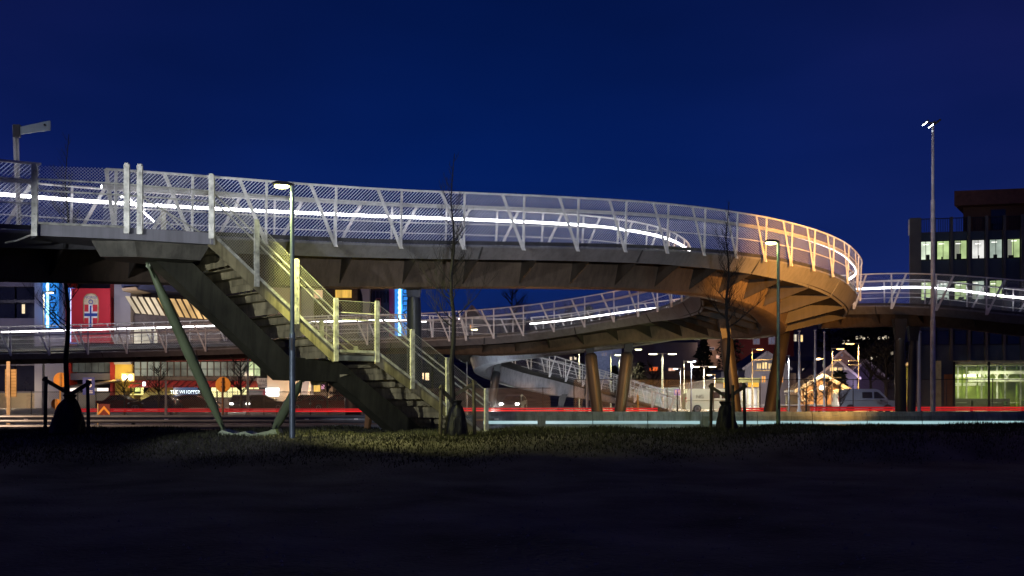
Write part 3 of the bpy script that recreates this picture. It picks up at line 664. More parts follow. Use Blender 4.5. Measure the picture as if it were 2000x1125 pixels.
def guardrail(x0, x1, y, label, m, zt=.72, n=2, post_step=4., reflect=True, group=None, hh=.31):
    t = thing('guardrail', label, 'guardrail', ((x0+x1)/2, y, 0), group)
    for k in range(n):
        z = zt-.0-k*(hh+(.06 if hh > .2 else .035)); prof = [(0, 0), (-.05, -.03), (-.08, -.07), (-.05, -.11), (0, -.14), (0, -.17), (-.05, -.20), (-.08, -.24), (-.05, -.28), (0, -.31)]
        prof = prof+[(yy+.015, zz) for yy, zz in reversed(prof)]
        b = MB(); b.loft([[Vector((x, y+yy, z+zz*hh/.31)) for yy, zz in prof] for x in (x0, x1)]); b.build('rail_beam', m, t)
    x = x0+.6; k = 0
    while x < x1:
        b = MB(); b.box((x, y+.09, zt/2-.03), (.12, .10, zt)); b.build('post', steel_dk, t)
        if reflect:
            b = MB(); b.box((x+1.3, y-.012, zt-.155), (.16, .012, .05)); b.build('reflector', mat('reflector', (.9, .9, .88), .3, 0, .02), t)
            b = MB(); b.box((x+3.2, y-.012, zt-.155), (.16, .012, .05)); b.build('reflector', mat('reflector', (.9, .9, .88), .3, 0, .02), t)
        x += post_step; k += 1
    return t
gr_m = mat('guardrail_steel', (.20, .22, .26), .35, .4, .15, 1.5)
guardrail(-26, -1.4, 39.4, 'long galvanised double guardrail left of the concrete barriers', gr_m, .80, 2, 5.4)
red_trail_m = mat('red_trail_paint', (.75, .015, .02), .4, 0, .10, .6, emis=(1, .03, .03), es=.0); red_trail_m = glowmat('red_trail_glow', (1, .025, .03), .75, .85, .35, (.12, 1, 9))  # tail-light trails of passing cars, built as glowing rails
guardrail(-26.5, -8.6, 60.5, 'low rail standing in for red light trails across the road on the left in front of the parked cars', red_trail_m, .76, 2, 3., False, 'red light trails built as rails beyond the road', .085)
guardrail(-3.6, 8.6, 60.5, 'low rail standing in for red light trails across the road between barriers and the curling ramp', red_trail_m, .80, 2, 3., False, 'red light trails built as rails beyond the road', .085)
guardrail(12.2, 16.2, 60.5, 'short low rail standing in for red light trails across the road at foot of the two brown pillars', red_trail_m, .80, 2, 2., False, 'red light trails built as rails beyond the road', .085)
guardrail(17.6, 38, 60.5, 'low rail standing in for red light trails across the road in front of the silver van and office block', red_trail_m, .86, 2, 3., False, 'red light trails built as rails beyond the road', .10)
def fence(x0, x1, y, h, label, step=3.):
    t = thing('mesh_fence', label, 'fence', ((x0+x1)/2, y, .1)); b = MB(); b.uv = []
    b.add([(x0, y, .14), (x1, y, .14), (x1, y, h), (x0, y, h)], [(0, 1, 2, 3)]); b.uv.append([(x0, 0), (x1, 0), (x1, h), (x0, h)]); b.build('chain_link', fence_net_m, t)
    b = MB(); b.tube([(x0, y, h), (x1, y, h)], .02, 5); b.build('top_rail', dark, t)
    x = x0
    while x <= x1:
        b = MB(); b.tube([(x, y+.04, .05), (x, y+.04, h+.05)], .03, 6); b.build('post', dark, t); x += step
fence(-37, -10.5, 66, 1.75, 'low mesh fence in front of the lit shops and parked cars')
fence(-10, 2.5, 66.3, 2.0, 'mesh fence behind the staircase by the pale garage wall')
fence(4, 42, 66, 2.55, 'high mesh fence running right from the curling ramp to the office block')

# ---------------------------------------------------------------- distant and middle-distance lamps, poles
lp_m = mat('lamp_post_paint', (.34, .34, .34), .45, .3, .1, 2)
def street_lamp(px, ytop, D, col, arm, label, style='single', power=120, r=.07, head=.75, extra=None, pm=None):
    top = P(px, ytop, D); z0 = max(.1, float(hz(top.x, D))) if D > 62 else 0.; base = Vector((top.x, D, z0))
    t = thing('street_lamp', label, 'street lamp', base)
    b = MB(); b.tube([base, base.lerp(top, .4), base.lerp(top, .41), top], [r*1.2, r*1.1, r*.85, r*.6], 8); b.build('pole', pm or lp_m, t, smooth=True)
    arms = (-1, 1) if style == 'double' else (arm,)
    for a in arms:
        e = top+Vector((a*head*1.25, -.1, .05)); b = MB()
        b.beam(top+Vector((-a*.08, 0, .02)), top.lerp(e, .45), .07, .07); b.beam(top.lerp(e, .4), e, .26, .10); h = b.build('lamp_head', lp_m, t)
        c = top.lerp(e, .72)+Vector((0, 0, -.075)); b = MB(); b.box(c, (head*.75, .24, .05)); b.box(c+Vector((0, 0, -.03)), (head*.5, .16, .03)); b.build('lens', emis(col, 9), h)
        if power: lamp('SPOT', 'lamp_light', c+Vector((0, -.05, -.1)), power, col, t, .1, 170, c+Vector((0, 0, -3)), .3)
    if extra: 
        for dy, a, ln in extra:
            b = MB(); q = P(px, dy, D); b.beam(q, q+Vector((a*ln, -.05, .03)), .08, .09); b.build('bracket_arm', pm or lp_m, t)
    return t
street_lamp(85, 571, 75, WW, 1, 'thin street lamp before the glowing blue vertical sign on the far left', power=900, head=.55, r=.085)
street_lamp(912, 643, 75, (1, .88, .5), 1, 'street lamp standing left of the curling ramp, seen behind the stair foot', power=700, head=.6)
street_lamp(1131, 687, 100, (1, .88, .5), 1, 'warm street lamp just left of the first far pillar pair', power=1800)
street_lamp(1193, 693, 100, (.95, 1, .55), 1, 'yellowish street lamp between the two leaning far pillars', power=1800)
street_lamp(1209, 699, 112, (.95, 1, .55), 1, 'farther yellowish street lamp close against the second leaning pillar', power=1200)
street_lamp(1232, 682, 92, (1, .95, .55), 1, 'street lamp right beside the second leaning pillar above the ramp', power=1400)
street_lamp(1294, 691, 100, (1, .95, .62), 1, 'tall double-headed street lamp above the low end of the ramp', 'double', 700, head=1.05, r=.12)
street_lamp(1329, 720, 110, CW, -1, 'low white street lamp left of the grey wall of the petrol station', power=1000, head=.6)
street_lamp(1336, 706, 105, WW, 1, 'slim warm street lamp at corner of the grey station wall', power=1200, head=.7)
street_lamp(1350, 705, 78, CW, 1, 'slim street lamp with a small white floodlight before the grey station wall', power=1000, head=.25)
street_lamp(1375, 716, 105, (1, .93, .6), 1, 'lower double-headed street lamp over the grey station wall', 'double', 600, head=.95, r=.11)
street_lamp(1396, 732, 100, WW, -1, 'short warm street lamp beside the roof edge of the petrol station', power=800, head=.6)
street_lamp(1469, 682, 98, SOD, 1, 'orange street lamp before the gabled white house', power=2400, head=.8, extra=[(703, 1, 2.2), (724, 1, 1.8)])
street_lamp(1541, 695, 79, (.9, .95, 1), -1, 'pale street lamp between green lamp pole and the first flagpole', power=1400, head=.7)
street_lamp(1609, 701, 95, WW, -1, 'pale street lamp standing against the third flagpole', power=1000, head=.7)
street_lamp(1625, 681, 92, SOD, 1, 'orange street lamp with two side arms left of the pale gabled house', power=5200, head=.8, extra=[(704, 1, .8), (738, 1, .8)])
street_lamp(1677, 671, 92, SOD, -1, 'orange street lamp with two side arms right of the pale gabled house', power=4400, head=.9, extra=[(705, -1, .9), (713, -1, .9)])
def pole(px, y0, D, r, label, name='flagpole', m=None, cat='flagpole', lean=0, tip=True, group=None):
    top = P(px, y0, D); base = Vector((top.x+lean, D, 0 if D < 62 else .1)); t = thing(name, label, cat, base, group)
    b = MB(); b.tube([base, base.lerp(top, .5), top], [r, r*.85, r*.6], 8); b.build('pole', m or lp_m, t, smooth=True)
    b = MB(); b.tube([base, base+Vector((0, 0, .25))], r*1.7, 8); b.build('base', m or lp_m, t)
    if tip: b = MB(); b.tube([top, top+Vector((0, 0, .06)), top+Vector((0, 0, .14))], [r*.6, r*1.3, .01], 8); b.build('finial', m or lp_m, t)
wp = mat('white_pole', (.62, .64, .70), .35, .1, .05, 2)
pole(1561, 648, 85, .12, 'white flagpole nearest the green-lit street lamp', m=wp)
pole(1592, 646, 85, .12, 'white flagpole in the middle of the bare row of three', m=wp)
pole(1610, 650, 85, .10, 'white flagpole closest to the orange street lamps', m=wp)
pole(1147, 676, 62, .10, 'plain grey pole in front of the left leaning pillar', 'signal_pole', cat='pole')
pole(484, 694, 70, .10, 'plain grey pole before the dark upper windows of the shops', 'signal_pole', cat='pole')
pole(1795, 650, 58, .11, 'pale grey pole between the approach pillars and tall mast', 'signal_pole', wp, 'pole')
pole(1787, 698, 64, .06, 'thin rusty pole beside the dark approach pillar', 'signal_pole', mat('rust', (.35, .14, .06), .7), 'pole', -.25)
pole(324, 748, 60, .09, 'short pale post in front of the striped shop awning', 'fence_pillar', cat='post')
pole(1774, 768, 60, .08, 'short pale post left of the thin rusty pole', 'fence_pillar', cat='post')
pole(1246, 775, 68, .07, 'yellow-lit short post below the middle of the ramp', 'fence_pillar', mat('yellow_post', (.6, .45, .1), .6), 'post')

# signs
sgn_o = mat('sign_orange', (.85, .36, .04), .5, 0, .06, 2)  # on the round sign backs this orange is sodium light over grey
def round_sign(px, py, r, D, label, poleM):
    c = P(px, py, D); t = thing('traffic_sign', label, 'traffic sign', (c.x, D, 0)); R_ = r*D/F
    b = MB(); b.loft([[c+Vector((math.cos(k*math.pi/14)*R_*s, y, math.sin(k*math.pi/14)*R_*s)) for k in range(28)] for s, y in ((.96, 0), (1, .01), (1, .03), (.96, .04))]); b.build('sign_plate', sgn_o, t)
    b = MB(); b.tube([(c.x, D-.04, -.05), (c.x, D-.04, c.z+R_*.92)], .045, 8); b.build('pole', poleM, t)
    for dz in (-.3, .3):
        b = MB(); b.box((c.x, D-.03, c.z+dz*R_), (.16, .05, .05)); b.build('clamp', poleM, t)
round_sign(118.5, 742, 14.5, 50, 'larger round sign painted sodium-lit orange seen from behind left of the tree bag', mat('sign_pole_orange', (.62, .34, .10), .5))
round_sign(109.5, 789, 10, 50, 'smaller round sign painted sodium-lit orange low behind the left tree bag', mat('sign_pole_orange', (.6, .3, .08), .5))
round_sign(435.5, 751, 15, 48, 'round sign painted sodium-lit orange seen from behind beside the slanting green prop', mat('sign_pole_dark', (.16, .08, .04), .5))
t = thing('information_sign', 'tall slatted yellowish sign board seen from behind at the far left', 'sign', (*P(21, 800, 47).xy, 0))
c = P(21.5, 748, 47); b = MB(); b.box(c, (.52, .05, 1.27)); b.build('sign_board', mat('sign_board', (.46, .30, .12), .6, 0, .1, 3), t)
for k in range(9): b = MB(); b.box(c+Vector((0, -.035, -.56+k*.14)), (.5, .02, .05)); b.build('slat', mat('sign_slat', (.6, .42, .18), .5), t)
b = MB(); b.box((P(17.5, 0, 47).x, 46.9, (P(0, 706, 47).z)/2), (.10, .08, P(0, 706, 47).z)); b.box((P(20.8, 0, 47).x, 46.9, (P(0, 706, 47).z)/2), (.05, .05, P(0, 706, 47).z)); b.build('pole', mat('sign_post_pale', (.62, .48, .30), .5), t)
# blue number sign
t = thing('number_sign', 'dark blue parking sign with a white 5 behind the left tree stake', 'sign', (*P(173, 800, 46).xy, 0)); c = P(173.5, 754, 46)
b = MB(); b.box(c, (.54, .03, .78)); b.build('sign_plate', mat('sign_blue', (.03, .05, .28), .4), t)
textm('number', '5', .52, strip_m, t, Matrix.Translation(c+Vector((.05, -.025, .1))) @ FACE, .004)
b = MB(); b.box(c+Vector((.03, -.02, -.22)), (.28, .01, .03)); b.box(c+Vector((.03, -.02, -.3)), (.3, .01, .03)); b.build('markings', strip_m, t)
b = MB(); b.tube([(c.x-.1, 46.05, 0), (c.x-.1, 46.05, c.z+.3)], .035, 8); b.build('pole', dark, t)
# chevron sign
t = thing('chevron_sign', 'dark red road sign with orange upward chevrons behind the guardrail', 'sign', (*P(203, 800, 46).xy, 0)); c = P(203.5, 806, 46); u = 46/F
b = MB(); b.box(c, (23*u, .03, 34*u)); b.build('sign_plate', mat('chevron_dark', (.16, .02, .015), .5), t)
for k, dz in enumerate((4, -10)):
    b = MB(); pts = [(-11, -9), (0, 3), (11, -9), (11, -3.2), (0, 9.2), (-11, -3.2)]
    if k: pts = [(-8, -6.5), (0, 2), (8, -6.5), (8, -2.5), (0, 6.5), (-8, -2.5)]
    p2 = [(c.x+x*u, c.z+(z+dz)*u) for x, z in pts]
    b.add([(x, c.y-.02, z) for x, z in p2], [(0, 1, 4, 5), (1, 2, 3, 4)]); b.build('chevron', sgn_o, t)
b = MB(); b.tube([(c.x-12.3*u, c.y, 0), (c.x-12.3*u, c.y, c.z+18*u)], .03, 8); b.build('pole', mat('sign_pole_yellow', (.75, .55, .25), .5), t)
# blue arrow sign
t = thing('arrow_sign', 'small blue sign with two white arrows at the foot of the ramp', 'sign', (*P(1323, 800, 62).xy, 0)); c = P(1323, 766, 62); u = 62/F
b = MB(); b.box(c, (12*u, .03, 12*u)); b.build('sign_plate', glowmat('sign_blue_lit', (.03, .08, .7), .5), t)
for dx in (-3, 3):
    b = MB(); b.box(c+Vector((dx*u, -.02, -.5*u)), (1.2*u, .01, 7*u)); b.add([c+Vector(((dx-2)*u, -.03, 1.5*u)), c+Vector(((dx+2)*u, -.03, 1.5*u)), c+Vector((dx*u, -.03, 5*u))], [(0, 1, 2)]); b.build('arrow', strip_m, t)
b = MB(); b.tube([(c.x, c.y, 0), (c.x, c.y, c.z)], .04, 8); b.build('pole', dark, t)
# small red framed sign above the landing
t = thing('small_sign', 'small red framed sign on a thin post behind the stair landing', 'sign', (*P(739, 800, 40).xy, 0)); c = P(739, 596, 40)
b = MB(); b.box(c, (.15, .03, .5)); b.build('sign_plate', mat('dark_red_sign', (.12, .02, .04), .5), t)
b = MB()
for a_, d_ in (((-.085, 0), (.02, .54)), ((.085, 0), (.02, .54)), ((0, .26), (.15, .02)), ((0, -.26), (.15, .02))): b.box(c+Vector((a_[0], -.02, a_[1])), (d_[0], .02, d_[1]))
b.build('frame', mat('pink_frame', (.6, .2, .25), .5), t)
b = MB(); b.tube([(c.x, c.y+.03, 0), (c.x, c.y+.03, c.z+.2)], .03, 6); b.build('pole', dark, t)
# flat sign arm on the left end of the bridge
t = thing('finger_sign', 'grey flat finger sign on a post rising above the left end of the bridge', 'sign', P(36, 445, 24.6))
b = MB(); p0 = P(36, 440, 24.6); p1 = P(28, 245, 24.6); b.beam(p0, p1, .10, .05, (1, 0, 0)); b.beam(p0+Vector((.02, .05, 0)), p1+Vector((.06, .05, -.3)), .04, .04, (1, 0, 0)); b.build('post', mat('sign_post_grey', (.42, .42, .44), .5, .1, .1, 3), t)
b = MB(); q = [P(36, 249, 24.6), P(36, 263, 24.6), P(98, 254, 24.3), P(98, 236, 24.3)]; b.hexa([v-Vector((0, .03, 0)) for v in q], [v+Vector((0, .03, 0)) for v in q]); b.build('sign_arm', mat('sign_arm_grey', (.33, .40, .44), .5, 0, .05, 2), t)
b = MB(); b.tube([P(88, 244, 24.2)+Vector((0, -.03, 0)), P(88, 244, 24.2)+Vector((0, .02, 0))], .025, 10); b.build('bolt', dark, t)
b = MB(); b.box(P(33, 256, 24.55), (.16, .08, .3)); b.build('bracket', steel_dk, t)

# ---------------------------------------------------------------- young trees with stakes and bags
def grow(b, p, d, ln, r, dep, rg, up=.12):
    n = 4; pts = [p]; rs = [r]
    for i in range(n):
        d = (d+Vector((rg.gauss(0, .10), rg.gauss(0, .10), up+rg.gauss(0, .06)))).normalized(); p = p+d*ln/n; pts.append(p); rs.append(max(.0022, r*(1-.7*(i+1)/n)))
        if dep > 0 and i >= 0:
            for k in range(2 if rg.random() < .8 else 1):
                a = rg.uniform(0, 6.28); s = Vector((math.cos(a), math.sin(a), rg.uniform(.15, .9))).normalized()
                grow(b, p, (d*.7+s).normalized(), ln*rg.uniform(.35, .6), rs[-1]*.6, dep-1, rg, up)
    b.tube(pts, rs, 4 if r < .02 else 6, False)
bark_y = mat('young_bark', (.008, .007, .007), .85, 0, .3, 14)
def young_tree(px, ybase, ytop, D, seed, label, bag_lab, st_lab, first, stakes, bag, crown_y):
    rg = random.Random(seed); base = P(px, ybase, D); base.z = float(hz(base.x, D))-.02; H = P(px, ytop, D).z-base.z
    t = thing('bare_tree', label, 'tree', base, None)
    b = MB(); pts = [base+Vector((.05*math.sin(i*1.7)*min(1, i/4), 0, H*i/12)) for i in range(13)]
    b.tube(pts, [max(.008, .085*(1-i/12.6)) for i in range(13)], 8); b.build('trunk', bark_y, t)
    b = MB(); z0 = P(px, first, D).z
    zz = z0
    while zz < base.z+H*.985:
        f = (zz-z0)/(base.z+H-z0); p = Vector((np.interp(zz-base.z, [H*i/12 for i in range(13)], [q.x for q in pts]), D, zz))
        a = rg.uniform(0, 6.28); grow(b, p, Vector((math.cos(a), math.sin(a)*.8, .5+.5*f)).normalized(), (.95*(1-f)+.18)*rg.uniform(.6, 1.1), .015*(1-f)+.004, 2 if f < .75 else 1, rg, .16)
        zz += rg.uniform(.10, .22)
    b.build('crown', bark_y, t)
    sf = thing('tree_stakes', st_lab, 'tree stakes', base+Vector((0, 0, 0)), None)
    for (sx, yt, dd) in stakes:
        a = P(sx, yt, D+dd); g_ = Vector((P(sx+(1 if sx > px else -1)*2, 0, D+dd).x, D+dd, float(hz(a.x, D+dd))-.1)); b = MB(); b.tube([g_, a], [.05, .045], 8); b.build('stake', wood, sf)
    for (sx, yt, dd) in stakes[:2]:
        a = P(sx, yt+8, D+dd); b = MB(); e = Vector((base.x, D, a.z-.32*(1 if abs(sx-px) > 12 else .6))); b.beam(a+(a-e)*.15, e, .05, .09); b.build('tie', wood, sf)
    # bag: sagging sack with folds
    (bx0, bx1, by0, by1, lean) = bag; bb = thing('watering_bag', bag_lab, 'bag', base+Vector((0, 0, 0)), None)
    zb = float(hz(base.x, D-.1))-.02; zt = P(0, by0, D).z; xb = P((bx0+bx1)/2, 0, D).x; wd = (bx1-bx0)/2*D/F; b = MB(); n = 36; secs = []
    for j in range(15):
        f = j/14; rr = (1.0, 1.02, .99, .96, .92, .88, .84, .80, .76, .71, .66, .6, .52, .38, .12)[j]
        sec = []
        for k in range(n):
            a = 2*math.pi*k/n; fold = 1+.05*math.sin(a*5+f*3+seed)+.04*math.sin(a*9-f*6)+.05*math.sin(a*2+f*5+seed)
            sec.append(Vector((xb+lean*f+wd*rr*fold*math.cos(a), D-.05+wd*.8*rr*fold*math.sin(a), zb+(zt-zb)*f+.02*math.sin(a*3+j))))
        secs.append(sec)
    b.loft(secs); b.build('sack', black_m, bb, smooth=True)
    b = MB(); zz = zt-.02; b.loft([[Vector((xb+lean+math.cos(k*.7)*r_*(1+.3*math.sin(k*2.1)), D-.05+math.sin(k*.7)*r_, zz+z_)) for k in range(9)] for r_, z_ in ((.10, -.12), (.13, 0), (.17, .07), (.12, .09))]); b.build('gathered_top', black_m, bb)
young_tree(131, 848, 262, 26.8, 5, 'thin bare young tree at the left in front of the blue lit sign', 'big black bag slumped round the foot of the left tree', 'two dark stakes tied to the left young tree', 650, [(90, 735, .15), (171, 742, -.3)], (98, 164, 775, 848, .08), 300)
young_tree(884, 848, 300, 27.5, 11, 'thin bare young tree rising past the bridge deck beside the stair foot', 'black bell-shaped bag at the foot of the middle tree by the stairs', 'two dark stakes tied to the middle young tree', 640, [(862, 752, -.3), (925, 742, .2)], (868, 914, 786, 848, .0), 300)
young_tree(1421, 844, 395, 30, 23, 'thin bare young tree before the two brown pillars under the bend', 'wrinkled shiny black bag at the foot of the right tree', 'three wooden stakes around the right young tree', 640, [(1390, 748, .2), (1453, 748, .1), (1431, 752, -.5)], (1398, 1441, 788, 842, -.03), 400)

# ---------------------------------------------------------------- vehicles
tyre = mat('tyre', (.02, .02, .02), .8); rim = mat('wheel_rim', (.35, .35, .36), .35, .6); cglass = mat('car_glass', (.015, .017, .02), .08, 0, .1, 2, 0, .8)
def car(loc, ang, paint, label, kind='hatch', group=None, head=None, tail=False, rack=None):
    M = Matrix.Rotation(ang, 4, 'Z'); o3 = Vector(loc)
    T = lambda p: o3+M @ Vector(p)
    t = thing('van' if kind == 'van' else 'parked_car', label, 'van' if kind == 'van' else 'car', loc, group)
    if kind == 'van':
        Lh, W, H = 2.5, .95, 1.95
        low = [(-Lh, .35), (-Lh, 1.0), (Lh-1.0+.35, 1.02), (Lh-.15, .92), (Lh, .70), (Lh, .35), (Lh-.2, .26), (-Lh+.1, .26)]
        up = [(-Lh, 1.0), (-Lh+.06, 1.55), (-Lh+.22, H-.05), (-Lh+.5, H), (.55, H), (.9, H-.1), (1.62, 1.04)]
        wx = (-1.55, 1.55)
    else:
        Lh, W, H = 2.1, .88, 1.46
        low = [(-Lh, .42), (-Lh+.03, .85), (-Lh+.15, .93), (.85, .92), (Lh-.3, .80), (Lh, .62), (Lh, .36), (Lh-.15, .22), (-Lh+.15, .22)]
        up = [(-Lh+.15, .92), (-Lh+.35, 1.25), (-1.1, H-.02), (-.6, H), (.05, H-.04), (.95, .92)] if kind == 'hatch' else [(-1.45, .92), (-.95, 1.38), (-.4, H-.02), (.1, H-.04), (1.0, .92)]
        wx = (-1.32, 1.32)
    b = MB()
    b.loft([[T((x*(1-.02*k), s*(W-.06*k), z+(.02*k if z < .5 else -.03*k))) for x, z in low] for s, k in ((-1, 1.5), (-1, .4), (-1, 0), (1, 0), (1, .4), (1, 1.5))])
    b.build('body', paint, t)
    cz = sum(z for x, z in up)/len(up)
    cab = MB(); secs = []
    for s in (-1, -.6, .6, 1):
        secs.append([T((x, s*(W-.03-(max(0, z-1.0))*(.10 if kind == 'van' else .42)), z-.0)) for x, z in up])
    cab.loft(secs); cab.build('roof', paint, t)
    for s in (-1, 1):       # side glass
        if kind == 'van': wins = [[(-.55, 1.18), (-.55, 1.68), (.28, 1.68), (.28, 1.18)], [(.42, 1.15), (.42, 1.70), (.75, 1.70), (1.35, 1.15)]]
        else: wins = [[(up[0][0]+.25, .98), (up[1][0]+.22, 1.22), (-.95, H-.12), (-.35, H-.1), (-.35, .98)], [(-.27, .98), (-.27, H-.11), (.02, H-.13), (.72, .98)]]
        for wn in wins:
            f = lambda x, z, e: T((x, s*(W-.03-(max(0, z-1.0))*(.10 if kind == 'van' else .42)+e), z))
            g_ = MB(); g_.loft([[f(x, z, -.02) for x, z in wn], [f(x, z, .006) for x, z in wn]]); g_.build('side_window', cglass, t)
    a, c_ = up[-1], up[-2]
    f2 = lambda x, y, z, e: T((x+e, y, z+e*.5))
    g_ = MB(); wy = W-.14; g_.hexa([f2(a[0]-.05, -wy, a[1]+.05, -.02), f2(a[0]-.05, wy, a[1]+.05, -.02), f2(c_[0]+.04, wy-.12, c_[1]-.05, -.02), f2(c_[0]+.04, -wy+.12, c_[1]-.05, -.02)],
        [f2(a[0]-.05, -wy, a[1]+.05, .02), f2(a[0]-.05, wy, a[1]+.05, .02), f2(c_[0]+.04, wy-.12, c_[1]-.05, .02), f2(c_[0]+.04, -wy+.12, c_[1]-.05, .02)]); g_.build('windscreen', cglass, t)
    for x in wx:
        for s in (-1, 1):
            b = MB(); r = .33; b.loft([[T((x+r*q*math.cos(k*math.pi/9), s*(W-.18+e), .33+r*q*math.sin(k*math.pi/9))) for k in range(18)] for q, e in ((.9, 0), (1, .03), (1, .17), (.9, .195))]); wh = b.build('wheel', tyre, t)
            b = MB(); b.loft([[T((x+r*q*math.cos(k*math.pi/9), s*(W-.0+e), .33+r*q*math.sin(k*math.pi/9))) for k in range(18)] for q, e in ((.62, -.02), (.6, .018), (.2, .01))]); b.build('rim', rim, wh)
    for s in (-1, 1):
        b = MB(); b.box(T((Lh-.06, s*(W-.2), .68)), (.16, .28, .13), M.to_3x3()); b.build('headlight', emis((1, .97, .9), head) if head else strip_m, t)
        b = MB(); b.box(T((-Lh+.03, s*(W-.12), .85 if kind != 'van' else 1.05)), (.1, .16, .2 if kind != 'van' else .4), M.to_3x3()); b.build('tail_light', emis((1, .02, .02), 3.) if tail else mat('tail_glass', (.35, .01, .01), .3), t)
        b = MB(); b.box(T((.95, s*(W+.08), 1.0)), (.1, .16, .12), M.to_3x3()); b.build('mirror', dark, t)
    if head:
        for s in (-1, 1): lamp('SPOT', 'headlight_beam', T((Lh+.1, s*.6, .68)), 120, (1, .95, .85), t, .05, 60, T((Lh+6, s*.7, .2)), .5)
    return t, T, M
def px_x(px, D): return (px-1000)*D/F
dred = mat('dark_red_paint', (.16, .01, .015), .25, .2, .1, 1); dblue = mat('dark_blue_paint', (.02, .025, .08), .25, .3, .1, 1); blackp = mat('black_paint', (.014, .014, .016), .22, .3, .1, 1); greyp = mat('grey_paint', (.14, .14, .15), .3, .3, .1, 1)
cars = [(240, 92, dred, 'low dark red car partly behind the chevron sign', 0, 'sedan', None), (302, 92, dblue, 'dark blue car with a shiny roof by the striped awning', math.pi, 'hatch', None),
        (385, 96, dred, 'dark red car parked under the burger shop sign', 0, 'hatch', None),
        (470, 90, greyp, 'grey car with both white headlights lit facing the road', -1.35, 'hatch', 22.), (517, 94, blackp, 'black car in front of the white lit shop entrance', .1, 'hatch', None),
        (602, 96, blackp, 'black car half hidden behind the grey lamp pole', 0, 'sedan', None), (613, 91, dred, 'dark red saloon parked left of the pale garage wall', math.pi, 'sedan', None), (655, 90, dred, 'dark red hatchback with roof box under the garage wall', math.pi, 'hatch', None)]
for px, D, m_, lb, an, kd, hd in cars:
    t, T, M = car((px_x(px, D), D, .1), an, m_, lb, kd, 'cars parked outside the stadium', hd, tail=(px in (385, 655)))
    if px == 655:
        b = MB(); b.loft([[T((x, y*w_, 1.52+z)) for y, z in ((-.38, 0), (.38, 0), (.34, .2), (-.34, .2))] for x, w_ in ((-1.2, .6), (-1.0, 1), (.2, 1), (.5, .5))]); b.build('roof_box', blackp, t)
t, T, M = car((px_x(1003, 88), 88, .1), -1.75, greyp, 'car with glaring white headlights under the curling ramp', 'hatch', None, 30.)
t, T, M = car((px_x(1395, 84), 84, .1), 0, mat('cream_paint', (.62, .60, .42), .35, 0, .06, 1), 'cream van with dark lettering behind the right tree bag', 'van')
textm('lettering', 'NG', .42, dark, t, Matrix.Translation(T((-1.35, -.97, 1.3))) @ FACE, .004)
t, T, M = car((px_x(1690, 86), 86, .1), 0, mat('silver_paint', (.62, .68, .74), .3, .3, .05, 1), 'silver van with dark side windows behind the high mesh fence', 'van')
textm('lettering', 'NCH', .40, mat('van_red', (.14, .03, .03), .5), t, Matrix.Translation(T((1.1, -.975, .78))) @ FACE, .004)

# ---------------------------------------------------------------- stadium and its neighbours (left background)
SD = 112.; k_ = F/SD
def fx(px): return (px-1000)/k_
def fz(py): return CH+(HY-py)/k_
def fbox(name, px0, px1, py0, py1, dep, m, parent, off=0., base=False):
    """facade box: front face at depth SD-off"""
    z0 = .1 if base else fz(py1)
    b = MB(); b.b2((fx(px0), SD-off, z0), (fx(px1), SD-off+dep, fz(py0))); return b.build(name, m, parent)
stw = mat('stadium_dark_cladding', (.055, .052, .075), .6, .1, .15, .3); lil = mat('stadium_pale_panel', (.34, .33, .40), .6, 0, .08, .3)
redm = mat('stadium_red_trim', (.38, .035, .03), .5, 0, .12, .6); slab_m = mat('stadium_slab', (.16, .15, .19), .7, 0, .12, .4); dglass = mat('dark_window', (.02, .02, .028), .1, 0, .2, .5, 0, .7)
beige = mat('beige_render', (.46, .37, .28), .75, 0, .1, .3); mull = mat('mullion', (.05, .028, .022), .5)
st = thing('stadium_building', 'large dark stadium block with red trim and lit shop fronts', 'stadium', (fx(260), SD, .1))
fbox('wall', -420, 745, 480, 815, 14, stw, st, -4, True)
# left dark wing: floor slabs and window strips
for y0, y1 in ((540, 560), (622, 650), (690, 714)): fbox('floor_slab', -160, 74, y0, y1, 3.2, slab_m, st, .4)
for y0, y1 in ((560, 586), (592, 622), (714, 766)):
    for i in range(5): fbox('window', -150+i*45, -109+i*45, y0, y1, .2, dglass, st, -.3)
fbox('railing', -160, 74, 586, 592, .2, steel_dk, st, .3)
w1 = glowmat('lit_slit', (1, .8, .5), 1.2, .3)
fbox('lit_window', 41, 46, 594, 612, .1, w1, st, -.2)
fbox('wall', -160, 74, 766, 815, .3, mat('warm_shop_wall', (.44, .36, .26), .7, 0, .1, .3), st, -.2, True)
for p0, p1 in ((-30, -8), (4, 17), (52, 72)): fbox('shutter', p0, p1, 771, 813, .12, mat('shutter', (.36, .28, .20), .6), st, .0, True)
fbox('floor_slab', -160, 80, 764, 768, .6, slab_m, st, .5)
fbox('pale_panel', 74, 130, 500, 815, 3.5, lil, st, .8, True)
fbox('red_trim', 130, 138, 500, 815, 2, redm, st, .3, True)
fbox('red_trim', 217, 229, 500, 815, 2, redm, st, .3, True)
fbox('pale_panel', 229, 261, 500, 712, 3.5, mat('white_panel', (.36, .35, .40), .6, 0, .06, .4), st, .9)
fbox('yellow_lit_panel', 229, 261, 708, 815, 3.5, mat('yellow_lit_panel', (.58, .42, .10), .6, 0, .12, .6), st, .6, True)  # lower part of the pale wall, yellow lamplight put into its colour
for i in range(6): fbox('window', 141+i*12.7, 152+i*12.7, 704, 727, .15, glowmat('dim_window', (.55, .6, .5), .10, .8, .7), st, -.1)
fbox('floor_slab', 138, 217, 729, 742, .6, slab_m, st, .1)
